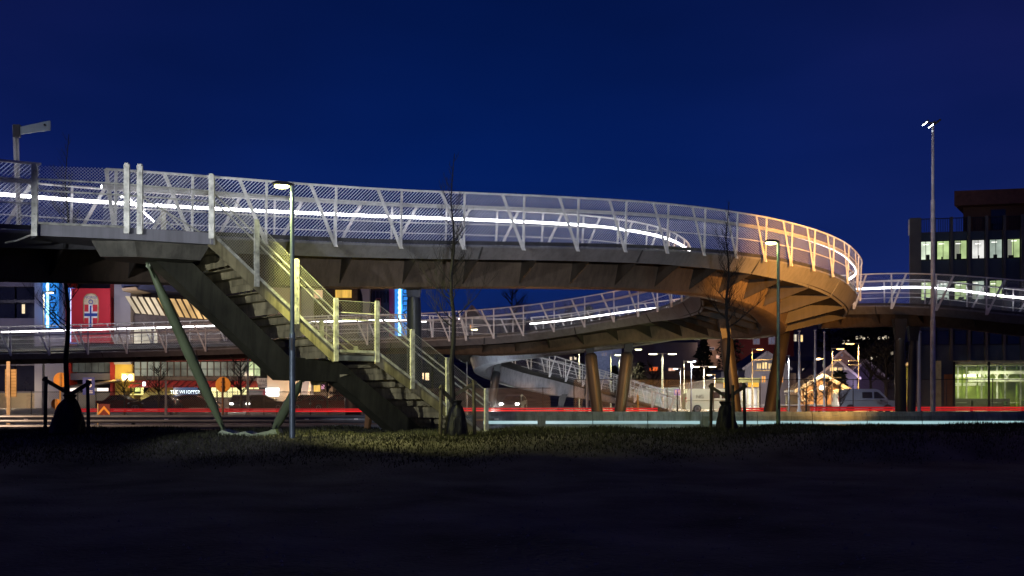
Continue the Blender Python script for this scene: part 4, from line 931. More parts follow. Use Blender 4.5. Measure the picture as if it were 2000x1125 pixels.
# entrance canopy
ca = thing('entrance_canopy', 'dark slanting canopy over the entrance right of the left tree', 'canopy', (fx(190), SD-2, .1))
b = MB(); q0 = Vector((fx(137), SD-1, fz(758))); q1 = Vector((fx(246), SD-1, fz(743))); b.hexa([q0+Vector((0, -1.8, -.1)), q1+Vector((0, -1.8, -.08)), q1+Vector((0, 1.6, -.08)), q0+Vector((0, 1.6, -.1))], [q0+Vector((0, -1.8, .12)), q1+Vector((0, -1.8, .05)), q1+Vector((0, 1.6, .2)), q0+Vector((0, 1.6, .3))]); b.build('roof', mat('canopy_brown', (.16, .12, .10), .5, .2, .15, 1), ca)
for px in (150, 205): b = MB(); b.tube([(fx(px), SD-2.4, .1), (fx(px), SD-2.4, fz(755))], .08, 8); b.build('column', steel_dk, ca)
for p0, p1 in ((142, 161), (186, 216)): fbox('light_panel', p0, p1, 758, 764, .1, glowmat('canopy_light', (1, .85, .75), 1.6, .4, 2), ca, .7)
fbox('shop_front', 140, 216, 767, 812, .1, glowmat('dim_shopfront', (.55, .42, .32), .22, .75, .5), st, .06, True)
# tilted glazed storey
b = MB()
n = 12
sl = glowmat('warm_tilted_glass', (1, .62, .25), 1.15, .55, .35, (1, 1, .6)); slp = glowmat('pale_tilted_glass', (1, .82, .58), .9, .5, .3, (1, 1, .6))
def fpt(px, py, off): return Vector((fx(px), SD-off, fz(py)))
ty = lambda px: 582+(px-262)*.055; by = lambda px: 612+(px-262)*.085
for i in range(n):
    p0, p1 = 262+i*12.2, 273+i*12.2
    b = MB(); b.add([fpt(p0+4, by(p0), .2), fpt(p1+4, by(p1), .2), fpt(p1-3, ty(p1), 2.2), fpt(p0-3, ty(p0), 2.2)], [(0, 1, 2, 3)]); b.build('tilted_window', slp if i < 5 else sl, st)
    b = MB(); b.beam(fpt(p1+4.5, by(p1), .25), fpt(p1-2.4, ty(p1), 2.35), .10, .2); b.build('mullion', mull, st)
b = MB(); b.hexa([fpt(258, 568, 3), fpt(430, 580, 3), fpt(430, 580, -2), fpt(258, 568, -2)], [fpt(258, 545, 3.6), fpt(430, 556, 3.6), fpt(430, 556, -2), fpt(258, 545, -2)]); b.build('eaves', mat('navy_fascia', (.03, .035, .09), .5, .1), st)
for px in (372, 381, 389): fbox('window', px, px+5, 548, 560, .1, glowmat('blue_slit', (.4, .55, 1), .3, .5, 2), st, 3.7)
b = MB(); b.hexa([fpt(261, 574, 3.), fpt(288, 571, 3.), fpt(288, 571, -1), fpt(261, 574, -1)], [fpt(261, 569, 3.6), fpt(288, 567, 3.6), fpt(288, 567, -1), fpt(261, 569, -1)]); b.build('ledge', beige, st)
fbox('wall', 258, 430, 614, 700, .5, mat('grey_wall', (.16, .14, .15), .7), st, .05)
for p0, p1 in ((263, 276), (279, 296), (300, 308)): fbox('lit_window', p0, p1, 642, 672, .1, glowmat('pale_hall_light', (1, .9, .7), .8, .4, .8), st, .2)
# first floor windows and red sloping fascias
b = MB(); b.hexa([fpt(330, 706, 1.7), fpt(536, 704, 1.7), fpt(536, 704, -.5), fpt(330, 706, -.5)], [fpt(330, 694, .3), fpt(536, 692, .3), fpt(536, 692, -.5), fpt(330, 694, -.5)]); b.build('red_fascia', redm, st)
b = MB(); b.hexa([fpt(263, 757, 2.0), fpt(508, 757, 2.0), fpt(508, 757, -.5), fpt(263, 757, -.5)], [fpt(263, 743, .4), fpt(508, 745, .4), fpt(508, 745, -.5), fpt(263, 743, -.5)]); b.build('red_fascia', redm, st)
for i in range(18):
    px = 268+i*13.3; b = MB(); b.beam(fpt(px, 757, 2.03), fpt(px+6, 743.5, .45), .08, .05); b.build('fascia_seam', mat('seam', (.15, .03, .03), .5), st)
dw = glowmat('office_window', (.75, .78, .60), .34, .75, .45); dw2 = glowmat('office_window_bright', (.8, 1, .5), .9, .5, .7)
rg = random.Random(9)
for i in range(19):
    p0 = 262+i*13.0
    fbox('window', p0+1.2, p0+11.6, 707, 720, .12, dw if i < 17 else dw2, st, .02); fbox('window', p0+1.2, p0+11.6, 721.5, 734, .12, dw if i < 17 else dw2, st, .02)
    fbox('mullion', p0-.6, p0+.9, 705, 736, .3, mull, st, .14)
fbox('wall', 262, 508, 735, 745, .3, mat('brown_band', (.08, .06, .055), .6), st, .1)
# ground floor shops
shopw = glowmat('shop_light', (1, .68, .38), 2.3, .6, .9); shopy = glowmat('shop_light_yellow', (1, .92, .42), 1.7, .5, .6); shopp = glowmat('shop_light_white', (1, .95, .9), 2.2, .3, .8)
for i in range(5): fbox('shop_window', 344+i*14.5, 357+i*14.5, 776, 797, .12, shopw, st, .0)
for i in range(9): 
    if 413+i*10.4 < 500: fbox('shop_window', 413+i*10.4, 421.5+i*10.4, 757, 776, .12, shopy, st, .0)
for p0, p1, m_ in ((302, 306, shopw), (309, 313, shopw), (325, 330, shopp), (334, 338, shopp), (340, 343, shopw)): fbox('shop_window', p0, p1, 780, 800, .12, m_, st, .1)
fbox('shop_window', 413, 500, 778, 812, .12, glowmat('shop_interior_dark', (.5, .35, .25), .25, .8, .8), st, 0, True)
fbox('column', 268, 271, 758, 813, .2, mat('yellow_column', (.6, .55, .15), .6), st, 1.6, True)
# striped awning
aw = thing('awning', 'yellow green striped awning over the shop terrace', 'awning', (fx(325), SD-2, .1))
b = MB(); b.hexa([fpt(296, 777, 3.4), fpt(354, 777, 3.4), fpt(354, 777, 3.2), fpt(296, 777, 3.2)], [fpt(296, 757, .6), fpt(354, 757, .6), fpt(354, 757, .4), fpt(296, 757, .4)]); b.build('cloth', mat('awning_cloth', (.36, .34, .12), .8, 0, .2, 1.2), aw)
b = MB(); b.b2(fpt(296, 781, 3.45), fpt(354, 776.5, 3.4)); b.build('valance', mat('awning_cloth_dark', (.25, .24, .1), .8), aw)
for px in (298, 352): b = MB(); b.tube([(fx(px), SD-3.2, .1), (fx(px), SD-3.2, fz(777))], .04, 6); b.build('post', dark, aw)
def sign_box(name, label, px0, px1, py0, py1, m, off, text=None, size=.5, tm=None, cat='sign', dep=.15):
    t = thing(name, label, cat, (fx((px0+px1)/2), SD-off, fz(py1)))
    fbox('panel', px0, px1, py0, py1, dep, m, t, off)
    if text: textm('lettering', text, size, tm, t, Matrix.Translation((fx((px0+px1)/2), SD-off-.03, fz((py0+py1)/2))) @ FACE, .01)
    return t
sign_box('shop_sign', 'dark blue shop sign with white lit letters reading THE WHOPPER', 352, 398, 757, 775, glowmat('sign_navy', (.02, .09, .25), .6), 2.3, 'THE WHOPPER', .47, glowmat('sign_letters', (.8, .95, 1), 3.0))
sign_box('building_sign', 'grey wall sign with dark letters reading ULLEVAAL PANORAMA', 506, 548, 739, 757, mat('sign_grey', (.30, .28, .28), .7), 1.0, 'ULLEVAAL\nPANORAMA', .42, mat('sign_letter_dark', (.05, .05, .06), .6))
t = sign_box('light_sign', 'square yellow light box with two white round lamps above the yellow-lit panel', 248, 271, 730, 745, glowmat('lightbox_yellow', (1, .62, .15), 1.8), 1.5)
for px in (254.5, 265.5):
    b = MB(); c = fpt(px, 737.5, 1.68); b.loft([[c+Vector((math.cos(k*.5236)*.26*s, y, math.sin(k*.5236)*.3*s)) for k in range(12)] for s, y in ((1, 0), (.8, -.08), (.3, -.1))]); b.build('round_lamp', glowmat('white_globe', (.9, .95, 1), 6), t)
t = sign_box('menu_board', 'dark framed menu board with yellow lit edge beside the light box', 262, 283, 748, 769, mat('menu_dark', (.05, .06, .03), .5), 1.2)
fbox('lit_panel', 272, 281, 757, 766, .05, glowmat('menu_lit', (.9, 1, .3), 1.2, .4, 2), t, 1.25); fbox('lit_edge', 283, 288, 757, 771, .1, glowmat('lit_edge_yellow', (1, .9, .3), 1.5), t, 1.25); fbox('lit_edge', 262, 288, 769, 771.5, .1, glowmat('lit_edge_yellow', (1, .9, .3), 1.5), t, 1.3)
b = MB(); b.box(fpt(291, 751, 1.5), (.25, .2, .5)); tag(b.build('lantern', glowmat('white_globe', (.9, .95, 1), 6)), 'small bright white lantern above the striped awning', 'lantern')
# vertical neon sign STADION, drawn with dark letters before a glowing edge
BL = (.05, .42, 1)
def neon(label, px, y0, y1, off, text, yt, size, parent_loc, spacing=1.0):
    t = thing('vertical_sign', label, 'sign', parent_loc)
    b = MB(); z0, z1 = fz(y1), fz(y0); n = 60; x = fx(px); pts = []
    rgn = random.Random(4); L_, R_ = [], []
    for i in range(n+1):
        z = z0+(z1-z0)*i/n; L_.append(Vector((x-.10-.10*abs(math.sin(i*.62)), SD-off-.14, z))); R_.append(Vector((x+.14, SD-off-.14, z)))
    for i in range(n): b.add([L_[i], R_[i], R_[i+1], L_[i+1]], [(0, 1, 2, 3)])
    b.build('neon_light', glowmat('neon_blue_white', (.35, .85, 1), 3.2), t)
    b = MB(); b.b2((x-.55, SD-off-.13, z0), (x+1.15, SD-off-.02, z1)); b.build('back_panel', glowmat('neon_back_blue', (.03, .30, 1), .8), t)
    M = Matrix.Translation((x+.56, SD-off-.3, (fz(yt[0])+fz(yt[1]))/2)) @ FACE @ Matrix.Rotation(R(-90), 4, 'Z')
    o = textm('lettering', text, size, mat('letter_navy', (.006, .008, .02), .6), t, Matrix.Identity(4), .06, spacing=spacing)
    me = o.data; xs_ = [v.co.x for v in me.vertices]; cxx = (min(xs_)+max(xs_))/2; fl = (yt[1]-yt[0])/k_/(max(xs_)-min(xs_))
    me.transform(M @ Matrix.Diagonal((fl, 1, 1, 1)) @ Matrix.Translation((-cxx, 0, 0)))
    for i in range(3): lamp('SPOT', 'neon_glow', (x-.2, SD-off-2.6, z0+(z1-z0)*(i+.5)/3), 130, BL, t, .3, 75, (x-.2, SD, z0+(z1-z0)*(i+.5)/3), 1) 
    return t
neon('vertical blue glowing sign with dark letters reading ULLEVAAL STADION', 102, 470, 641, .95, 'ULLEVAAL STADION', (462, 640), .98, (fx(102), SD-1, fz(641)), 1.02)
# banner with crest
bn = thing('banner', 'big red banner with a shield crest and a cross under the bridge', 'banner', (fx(195), SD-3, fz(672)))
fbox('cloth', 159, 233, 568, 672, .25, mat('banner_red', (.52, .02, .035), .7, 0, .06, .5), bn, 2.6)
b = MB(); b.b2(fpt(147, 672, 2.2), fpt(159.5, 566, 1.0)); b.build('side_light', glowmat('banner_side_blue', (.04, .22, .85), .75, .3, .6), bn)
b = MB(); b.b2(fpt(157.6, 670, 2.66), fpt(158.9, 568, 2.4)); b.build('neon_edge', glowmat('neon_edge', (.55, .6, 1), 2.2), bn)
crm = mat('crest_cream', (.62, .52, .34), .6); whm = mat('crest_white', (.8, .78, .76), .6); blm = mat('crest_blue', (.02, .05, .3), .6); rdm = mat('crest_red', (.6, .03, .04), .6)
def shape(name, pts, off, m, parent): b = MB(); b.add([fpt(x, y, off) for x, y in pts], [tuple(range(len(pts)))]); return b.build(name, m, parent)
cx0 = 197; sh = [(-15, -12), (-13, -19), (-8, -24), (0, -26), (8, -24), (13, -19), (15, -12), (15, 22), (13, 32), (8, 40), (0, 46), (-8, 40), (-13, 32), (-15, 22)]
shape('crest', [(cx0+x, 603+y) for x, y in reversed(sh)], 2.63, mat('crest_gold', (.38, .27, .12), .6), bn)
shape('crest_field', [(cx0+x*.88, 603+y*.93) for x, y in reversed(sh)], 2.64, crm, bn)
shape('crest_flag', [(cx0-12.4, 639), (cx0-6, 645), (cx0+6, 645), (cx0+12.4, 639), (cx0+12.4, 599), (cx0-12.4, 599)], 2.65, rdm, bn)
shape('crest_cross', [(cx0-4.4, 645), (cx0+3.6, 645), (cx0+3.6, 599), (cx0-4.4, 599)], 2.66, whm, bn); shape('crest_cross', [(cx0-12.4, 624.5), (cx0+12.4, 624.5), (cx0+12.4, 612.5), (cx0-12.4, 612.5)], 2.665, whm, bn)
shape('crest_cross', [(cx0-2, 645), (cx0+1.2, 645), (cx0+1.2, 601), (cx0-2, 601)], 2.67, blm, bn); shape('crest_cross', [(cx0-12.4, 621.4), (cx0+12.4, 621.4), (cx0+12.4, 615.6), (cx0-12.4, 615.6)], 2.675, blm, bn)
textm('lettering', 'NORGE', .40, blm, bn, Matrix.Translation(fpt(cx0, 585.5, 2.67)) @ FACE, .003)
b = MB(); c = fpt(cx0, 594, 2.67); b.loft([[c+Vector((math.cos(k*.5236)*s, 0, math.sin(k*.5236)*s)) for k in range(12)] for s in (.26, .17)], cap=False); b.build('crest_ring', blm, bn)
lamp('SPOT', 'banner_light', fpt(197, 520, 10), 480, (1, .9, .9), bn, .3, 60, fpt(197, 610, 2.6))
# middle building: beige walls, garage, neon ULLEVAAL
pb = thing('beige_building', 'pale beige office building with a curved dark wall behind the staircase', 'building', (fx(640), SD, .1))
fbox('wall', 528, 592, 545, 815, 2, beige, pb, 1.4, True); fbox('wall', 592, 616, 560, 815, 2, mat('grey_lilac_wall', (.30, .28, .32), .7, 0, .08, .4), pb, 1.2, True)
fbox('wall', 612, 652, 560, 815, 2, mat('dark_brown_wall', (.07, .05, .045), .7), pb, .8, True)
fbox('lit_window', 617, 633, 568, 584, .1, glowmat('peach_window', (1, .62, .38), .75, .2, 1), pb, .95)
fbox('lit_window', 658, 689, 568, 583, .1, glowmat('amber_window', (1, .58, .1), .9, .4, 1.2, (3, 1, .4)), pb, .95)
fbox('wall', 652, 700, 560, 700, 2, mat('dark_brown_wall', (.07, .05, .045), .7), pb, .7)
arc = [(700, 560), (708, 566), (712, 580), (713, 600), (711, 640), (708, 815), (725, 815), (725, 560)]
b = MB(); b.prism([(fx(x), fz(y)) for x, y in arc], SD-1.6, SD+.5); b.build('curved_wall', lil, pb)
fbox('wall', 725, 765, 560, 815, 1, mat('navy_wall', (.03, .035, .07), .5, .1, .2, .5), pb, .4, True)
for i in range(6): fbox('window', 722+i*7, 727+i*7, 570, 592, .1, dglass, pb, .6)
fbox('red_trim', 762, 772, 545, 680, 1.4, mat('magenta_trim', (.30, .02, .08), .5), pb, .9)
fbox('blue_panel', 772, 800, 545, 680, 1.2, mat('blue_panel', (.10, .16, .34), .5), pb, .5)
fbox('wall', 610, 770, 775, 815, .8, mat('garage_cream', (.58, .48, .32), .7, 0, .07, .3), pb, .9, True)
fbox('garage_door', 652, 662, 778, 812, .1, mat('garage_door', (.30, .26, .18), .7), pb, 1.0, True); fbox('garage_door', 690, 700, 782, 812, .1, mat('garage_door', (.30, .26, .18), .7), pb, 1.0, True)
fbox('garage_lamp', 664.5, 668, 775, 778, .2, glowmat('warm_bulb', (1, .8, .5), 9), pb, 1.2)
lamp('POINT', 'garage_light', fpt(667, 780, 3), 500, (1, .75, .42), pb, .2); lamp('POINT', 'garage_light', fpt(588, 770, 4), 450, (1, .72, .45), pb, .2)
shape('white_slope', [(600, 812), (612, 735), (613, 732), (614, 812)], 1.7, mat('white_slope', (.62, .52, .44), .7), pb)
for p0, p1, y0, y1, m_ in ((618, 630, 752, 765, glowmat('amber_window', (1, .58, .1), .9)), (633, 638, 751, 760, glowmat('pink_sign', (1, .45, .7), 1.2)), (826, 830, 729, 741, shopw), (809, 815, 730, 742, shopw), (833, 840, 729, 743, shopw)): fbox('lit_window', p0, p1, y0, y1, .1, m_, pb, 1.5)
fbox('entrance_light', 527, 552, 758, 774, .2, glowmat('entrance_white', (.85, .95, 1), 3.2, .15, 1), st, 1.9)
fbox('entrance_frame', 489, 527, 760, 790, .1, mat('frame_red', (.25, .12, .12), .6), st, 1.1); fbox('display', 492, 519, 763, 787, .1, glowmat('display_grey', (.5, .45, .45), .32, .5, 1.2), st, 1.2)
fbox('red_light', 501, 509, 775, 786, .1, glowmat('red_panel', (1, .06, .02), 1.6), st, 1.35); fbox('red_light', 519, 523, 764, 782, .1, glowmat('red_strip', (.8, .05, .12), .8, .5, 3), st, 1.3)
fbox('column', 537, 543, 775, 813, .3, mat('cream_column', (.62, .55, .35), .6), st, 1.8, True)
neon('vertical blue glowing sign with small dark letters reading ULLEVAAL beside the dark pillar', 783, 540, 657, .95, 'ULLEVAAL', (566, 652), .72, (fx(783), SD-1, fz(657)), 1.0)
lamp('POINT', 'facade_light', fpt(45, 775, 3.5), 420, (1, .78, .5), st, .2); lamp('POINT', 'facade_light', fpt(20, 600, 7), 500, (.75, .7, 1), st, .2); lamp('POINT', 'facade_light', fpt(245, 600, 7), 500, (.8, .8, 1), st, .2)
lamp('POINT', 'facade_light', fpt(240, 735, 3), 300, (1, .72, .2), st, .2)
lamp('POINT', 'facade_light', fpt(330, 770, 5.5), 700, (1, .8, .5), st, .2)
lamp('POINT', 'facade_light', fpt(460, 735, 5.5), 600, (1, .7, .5), st, .2)
lamp('POINT', 'facade_light', fpt(560, 700, 6), 500, (1, .8, .62), st, .2)
# small far house with gable seen between the decks
# ---------------------------------------------------------------- office block on the right
oa = R(-12); oc = Vector((P(1777, 0, 91).x, 91, .1)); OM = Matrix.Translation(oc) @ Matrix.Rotation(oa, 4, 'Z')
of = thing('office_building', 'dark office block with rows of lit windows and a glazed ground floor', 'office building', oc)
od = mat('office_dark_cladding', (.07, .095, .105), .35, .3, .2, .4); ofn = mat('office_fin', (.10, .105, .10), .5, .2, .15, .6)
def ob(name, u0, u1, d0, d1, z0, z1, m, parent=None): b = MB(); n_ = [OM @ Vector(p) for p in ((u0, d0, z0), (u1, d0, z0), (u1, d1, z0), (u0, d1, z0), (u0, d0, z1), (u1, d0, z1), (u1, d1, z1), (u0, d1, z1))]; b.hexa(n_[:4], n_[4:]); return b.build(name, m, parent or of)
TOPZ = 17.1; GZ = 4.45
ob('wall', 0, 26, .0, .3, GZ, TOPZ-1.35, od); b = MB(); q_ = [OM @ Vector(p) for p in ((0, .3, 0), (.3, .3, 0), (4.8, 16, 0), (4.5, 16, 0))]; b.hexa(q_, [v+Vector((0, 0, TOPZ-1.35)) for v in q_]); b.build('wall', od, of)
b = MB(); q_ = [OM @ Vector(p) for p in ((.32, .3, TOPZ-1.6), (25.7, .3, TOPZ-1.6), (25.7, 16, TOPZ-1.6), (4.82, 16, TOPZ-1.6))]; b.hexa(q_, [v+Vector((0, 0, .25)) for v in q_]); b.build('roof', od, of); ob('wall', 25.7, 26, .3, 16, 0, TOPZ-1.6, od)
ob('corner_column', -.05, .9, -.35, 0, 0, TOPZ, ofn)
ob('white_edge_light', -.14, -.05, -.2, -.05, TOPZ-1.5, TOPZ-.1, mat('white_strip', (.8, .8, .8), .5))
litw = [glowmat('room_white', (.82, .95, .72), 1.0, .45, .9), glowmat('room_green', (.72, .95, .42), .8, .45, .9), glowmat('room_pale', (.9, .9, .85), 1.0, .5, 1.1), glowmat('room_grey', (.7, .85, .72), .7, .5, .8)]
rg = random.Random(5)
for i in range(15):
    u = .68+i*1.44
    ob('fin', u-.24, u-.02, -.3, 0, GZ, TOPZ, ofn)
    for r_, (z0, z1) in enumerate(((13.42, 15.0), (9.85, 11.42), (5.9, 7.1))):
        z0 -= .0
        if r_ == 2: m_ = dglass
        elif r_ == 1: m_ = litw[(i*2+1) % 4] if i < 5 else dglass
        else: m_ = litw[[0, 1, 1, 2, 3, 1, 0, 3, 2, 1][i % 10]]
        wn = ob('window', u+.16, u+1.12, -.05, -.004, z0, z1, m_)
        ob('window_frame', u+.10, u+1.18, -.10, -.051, z0-.08, z0-.0, dark, wn); ob('window_frame', u+.10, u+1.18, -.10, -.051, z1, z1+.07, dark, wn)
        ob('window_frame', u+.08, u+.159, -.10, -.0, z0, z1, dark, wn); ob('window_frame', u+1.121, u+1.19, -.10, -.0, z0, z1, dark, wn)
        if r_ < 2 and m_ is not dglass:
            zc = z1-rg.uniform(.12, .3); uu = u+.2+rg.random()*.3; ob('ceiling_light', uu, uu+.45, -.07, -.052, zc-.045, zc, glowmat('tube_light', (1, 1, .9), 2.4), wn)
            if rg.random() < .45: ob('blind', u+.165, u+.165+rg.uniform(.2, .45), -.066, -.051, z0+.02, z1-.02, mat('blind_fabric', (.30, .30, .26), .8, emis=(.6, .65, .5), es=.35), wn)
            ob('window_mullion', u+.62, u+.66, -.09, -.051, z0, z1, dark, wn)
            ob('desk_silhouette', u+.2+.5*rg.random(), u+.5+.5*rg.random()+.1, -.07, -.052, z0, z0+rg.uniform(.15, .45), mat('desk_dark', (.03, .04, .03), .6), wn)
ob('parapet', 0, 26, -.02, .1, TOPZ-1.35, TOPZ-1.27, steel_dk)
for i in range(150):
    u = .95+i*.145
    if i % 10 == 9: continue
    b = MB(); p = OM @ Vector((u, -.05, TOPZ-1.28)); b.box(p+Vector((0, 0, .58)), (.03, .03, 1.16))
    if i < 95: b.build('railing_bar', dark, of)
ob('railing_rail', .9, 24, -.09, -.01, TOPZ-.12, TOPZ-.05, dark)
def obs(name, u0, u1, d0, d1, z0, z1, sh, m):
    b = MB(); n_ = [OM @ Vector(p) for p in ((u0, d0, z0), (u1, d0, z0), (u1, d1, z0), (u0+sh, d1, z0), (u0, d0, z1), (u1, d0, z1), (u1, d1, z1), (u0+sh, d1, z1))]; b.hexa(n_[:4], n_[4:]); b.build(name, m, of)
obs('penthouse', 4.9, 26, 2.2, 12, TOPZ-1.3, 18.5, 3.6, mat('penthouse_brown', (.09, .045, .03), .7, 0, .15, .4)); obs('penthouse_roof', 3.9, 26, 1.0, 13, 18.3, 19.6, 4.4, mat('penthouse_fascia', (.12, .055, .04), .7)); ob('penthouse_window', 7.2, 8.4, 2.14, 2.19, 16.2, 18.0, dglass)
# glazed ground floor room
ob('ceiling', .5, 25, .3, 11, GZ-.25, GZ, mat('white_ceiling', (.7, .7, .6), .7)); ob('floor', .5, 25, .1, 11, -.05, .02, mat('room_floor', (.3, .26, .2), .5)); ob('back_wall', .5, 25, 10.8, 11, .02, GZ-.3, mat('room_wall', (.40, .50, .12), .7, 0, .3, .8))
ob('wall', .3, 3.6, .02, .3, 0, GZ, od); ob('frame_post', 1.9, 2.6, -.12, .0, 0, GZ, mat('lit_grey_green', (.35, .38, .24), .6)); ob('door_panel', 2.85, 3.55, -.05, .015, 0, GZ-1.2, mat('brown_panel', (.20, .10, .04), .6))
for u in (3.6, 6.45, 9.8): ob('frame_post', u, u+(.16 if u < 9 else .8), -.1, .1, 0, GZ, ofn if u > 9 else dark)
ob('lintel', 3.6, 9.8, -.1, .1, GZ-.35, GZ-.28, dark)
ob('lintel', 3.6, 9.8, -.12, .0, GZ-.1, GZ-.0, mat('lit_grey_green', (.35, .38, .24), .6))
ob('glazing', 3.77, 6.44, .0, .012, .05, GZ-.36, glassmat('shop_glass')); ob('glazing', 6.62, 9.79, .0, .012, .05, GZ-.36, glassmat('shop_glass'))
ob('wall', 10.6, 25, .02, .3, 0, GZ, od)
wht = mat('room_white_paint', (.85, .85, .82), .6); grn = mat('room_green_paint', (.30, .42, .08), .6)
for i in range(15):
    u = 3.3+i*.56; ob('room_column', u, u+.12, 5+.9*(i % 3), 5.12+.9*(i % 3), .02, GZ-.3, wht if i % 2 else grn)
for d_, z_, u0, u1 in ((4.2, 3.35, 5.8, 11), (4.5, 2.65, 5.8, 11), (7.5, 3.1, 3, 8), (7.5, 2.3, 3, 8)): ob('ceiling_duct', u0, u1, d_, d_+.35, z_, z_+.28, wht)
for u in (7.2, 7.9, 8.8):
    b = MB(); b.beam(OM @ Vector((u, 4.1, 2.7)), OM @ Vector((u+.45, 4.1, 3.4)), .06, .06); b.beam(OM @ Vector((u+.45, 4.1, 2.7)), OM @ Vector((u, 4.1, 3.4)), .06, .06); b.build('truss_brace', wht, of)
ob('counter', 4.2, 9.4, 4.6, 5.0, .02, 1.1, mat('dark_counter', (.05, .05, .04), .5))
for u, e in ((5, 1.6), (8.2, 1.6), (6.6, 7)): lamp('AREA', 'room_light', OM @ Vector((u, e+.5, GZ-.45)), 330, (1, 1, .55), of, 1.2)
# chairs and tables in the room
tb_m = mat('table_white', (.75, .75, .7), .5); ch_m = mat('chair_green', (.06, .09, .05), .6)
def cafe_table(u, d_, lb):
    p = OM @ Vector((u, d_, .02)); t = thing('cafe_table', lb, 'table', p); b = MB(); b.tube([p+Vector((0, 0, .70)), p+Vector((0, 0, .74))], .42, 16); b.build('table_top', tb_m, t)
    b = MB(); b.tube([p+Vector((0, 0, .02)), p+Vector((0, 0, .70))], .035, 8); b.build('leg', dark, t); b = MB(); b.tube([p, p+Vector((0, 0, .02))], .24, 12); b.build('foot', dark, t)
def cafe_chair(u, d_, a, lb):
    p = OM @ Vector((u, d_, .02)); M = Matrix.Rotation(a, 3, 'Z'); t = thing('cafe_chair', lb, 'chair', p)
    b = MB(); b.box(p+Vector((0, 0, .45)), (.44, .44, .05), M); b.build('seat', ch_m, t)
    b = MB(); b.box(p+M @ Vector((0, .2, .70)), (.42, .04, .42), M); b.build('backrest', ch_m, t)
    for sx in (-1, 1):
        for sy in (-1, 1): b = MB(); b.tube([p+M @ Vector((sx*.19, sy*.19, 0)), p+M @ Vector((sx*.18, sy*.18, .43))], .018, 6); b.build('leg', tb_m, t)
cafe_table(4.6, 1.5, 'white cafe table at the left end of the glazed room'); cafe_table(7.5, 1.4, 'white cafe table just right of the middle window post'); cafe_table(9.1, 1.7, 'white cafe table at the right end of the glazed room')
for i, (u, d_, a, lb) in enumerate(((4.0, 1.4, 1.6, 'dark chair left of the leftmost cafe table'), (5.3, 1.4, -1.5, 'dark chair right of the leftmost cafe table'), (6.9, 1.3, 1.6, 'dark chair between middle window post and cafe table'), (8.1, 1.4, -1.6, 'dark chair right of the middle cafe table'), (8.5, 1.9, 1.5, 'dark chair left of the rightmost cafe table'), (9.5, 1.2, -1.2, 'dark chair beside the right wall of the glazed room'))): cafe_chair(u, d_, a, lb)

# ---------------------------------------------------------------- hillside houses
def house(name, label, px, D, w_, h_, rh, wall, roof, wins, ybase=None, gable=True, dep=8, cat='house'):
    c = P(px, 0, D); z0 = float(hz(c.x, D)) if ybase is None else P(0, ybase, D).z
    t = thing(name, label, cat, (c.x, D, z0))
    b = MB(); b.b2((c.x-w_/2, D, z0-3), (c.x+w_/2, D+dep, z0+h_)); b.build('wall', wall, t)
    o_ = .4; b = MB()
    if gable:
        b.prism([(c.x-w_/2, z0+h_), (c.x+w_/2, z0+h_), (c.x, z0+h_+rh)], D, D+.2); b.build('gable', wall, t); b = MB()
        for s in (-1, 1):
            e = Vector((c.x+s*(w_/2+o_), 0, z0+h_-rh*o_/(w_/2))); a = Vector((c.x, 0, z0+h_+rh))
            b.hexa([Vector((e.x, D-o_, e.z)), Vector((a.x, D-o_, a.z)), Vector((a.x, D+dep+o_, a.z)), Vector((e.x, D+dep+o_, e.z))], [Vector((e.x, D-o_, e.z+.22)), Vector((a.x, D-o_, a.z+.22)), Vector((a.x, D+dep+o_, a.z+.22)), Vector((e.x, D+dep+o_, e.z+.22))])
        b.build('roof', roof, t)
        b = MB()
        for s in (-1, 1): b.beam(Vector((c.x+s*(w_/2+o_), D-o_-.03, z0+h_-rh*o_/(w_/2)+.1)), Vector((c.x, D-o_-.03, z0+h_+rh+.1)), .06, .3)
        b.build('verge_board', mat('white_board', (.55, .54, .58), .6), t)
    else:
        b.hexa([(c.x-w_/2-o_, D-o_, z0+h_), (c.x+w_/2+o_, D-o_, z0+h_), (c.x+w_/2+o_, D+dep+o_, z0+h_), (c.x-w_/2-o_, D+dep+o_, z0+h_)], [(c.x-w_/2+rh*.3, D+dep/2-.1, z0+h_+rh), (c.x+w_/2-rh*.3, D+dep/2-.1, z0+h_+rh), (c.x+w_/2-rh*.3, D+dep/2+.1, z0+h_+rh), (c.x-w_/2+rh*.3, D+dep/2+.1, z0+h_+rh)]); b.build('roof', roof, t)
    for (wx, wy, ww, wh, m_) in wins:      # window centre and size in photo pixels, turned into metres on this facade
        q = P(wx, wy, D); u = D/F; b = MB(); b.box((q.x, D-.04, q.z), (ww*u, .06, wh*u)); wn = b.build('window', m_, t)
        if ww > 5:
            b = MB()
            for s in (-1, 1): b.box((q.x+s*(ww*u/2+.06), D-.08, q.z), (.12, .1, wh*u+.24)); b.box((q.x, D-.08, q.z+s*(wh*u/2+.06)), (ww*u, .1, .12))
            b.box((q.x, D-.09, q.z), (.08, .06, wh*u)); b.build('frame', mat('white_board', (.55, .54, .58), .6), wn)
    return t
wW = mat('house_white', (.40, .40, .46), .7, 0, .08, .4); wR = mat('house_red', (.14, .02, .02), .7, 0, .1, .4); wB = mat('house_beige', (.40, .32, .27), .7, 0, .1, .4); wG = mat('house_grey', (.16, .16, .20), .7, 0, .1, .4)
rf = mat('roof_dark', (.03, .03, .045), .6, 0, .15, 1); rfb = mat('roof_blue_grey', (.10, .11, .22), .6, 0, .1, .6)
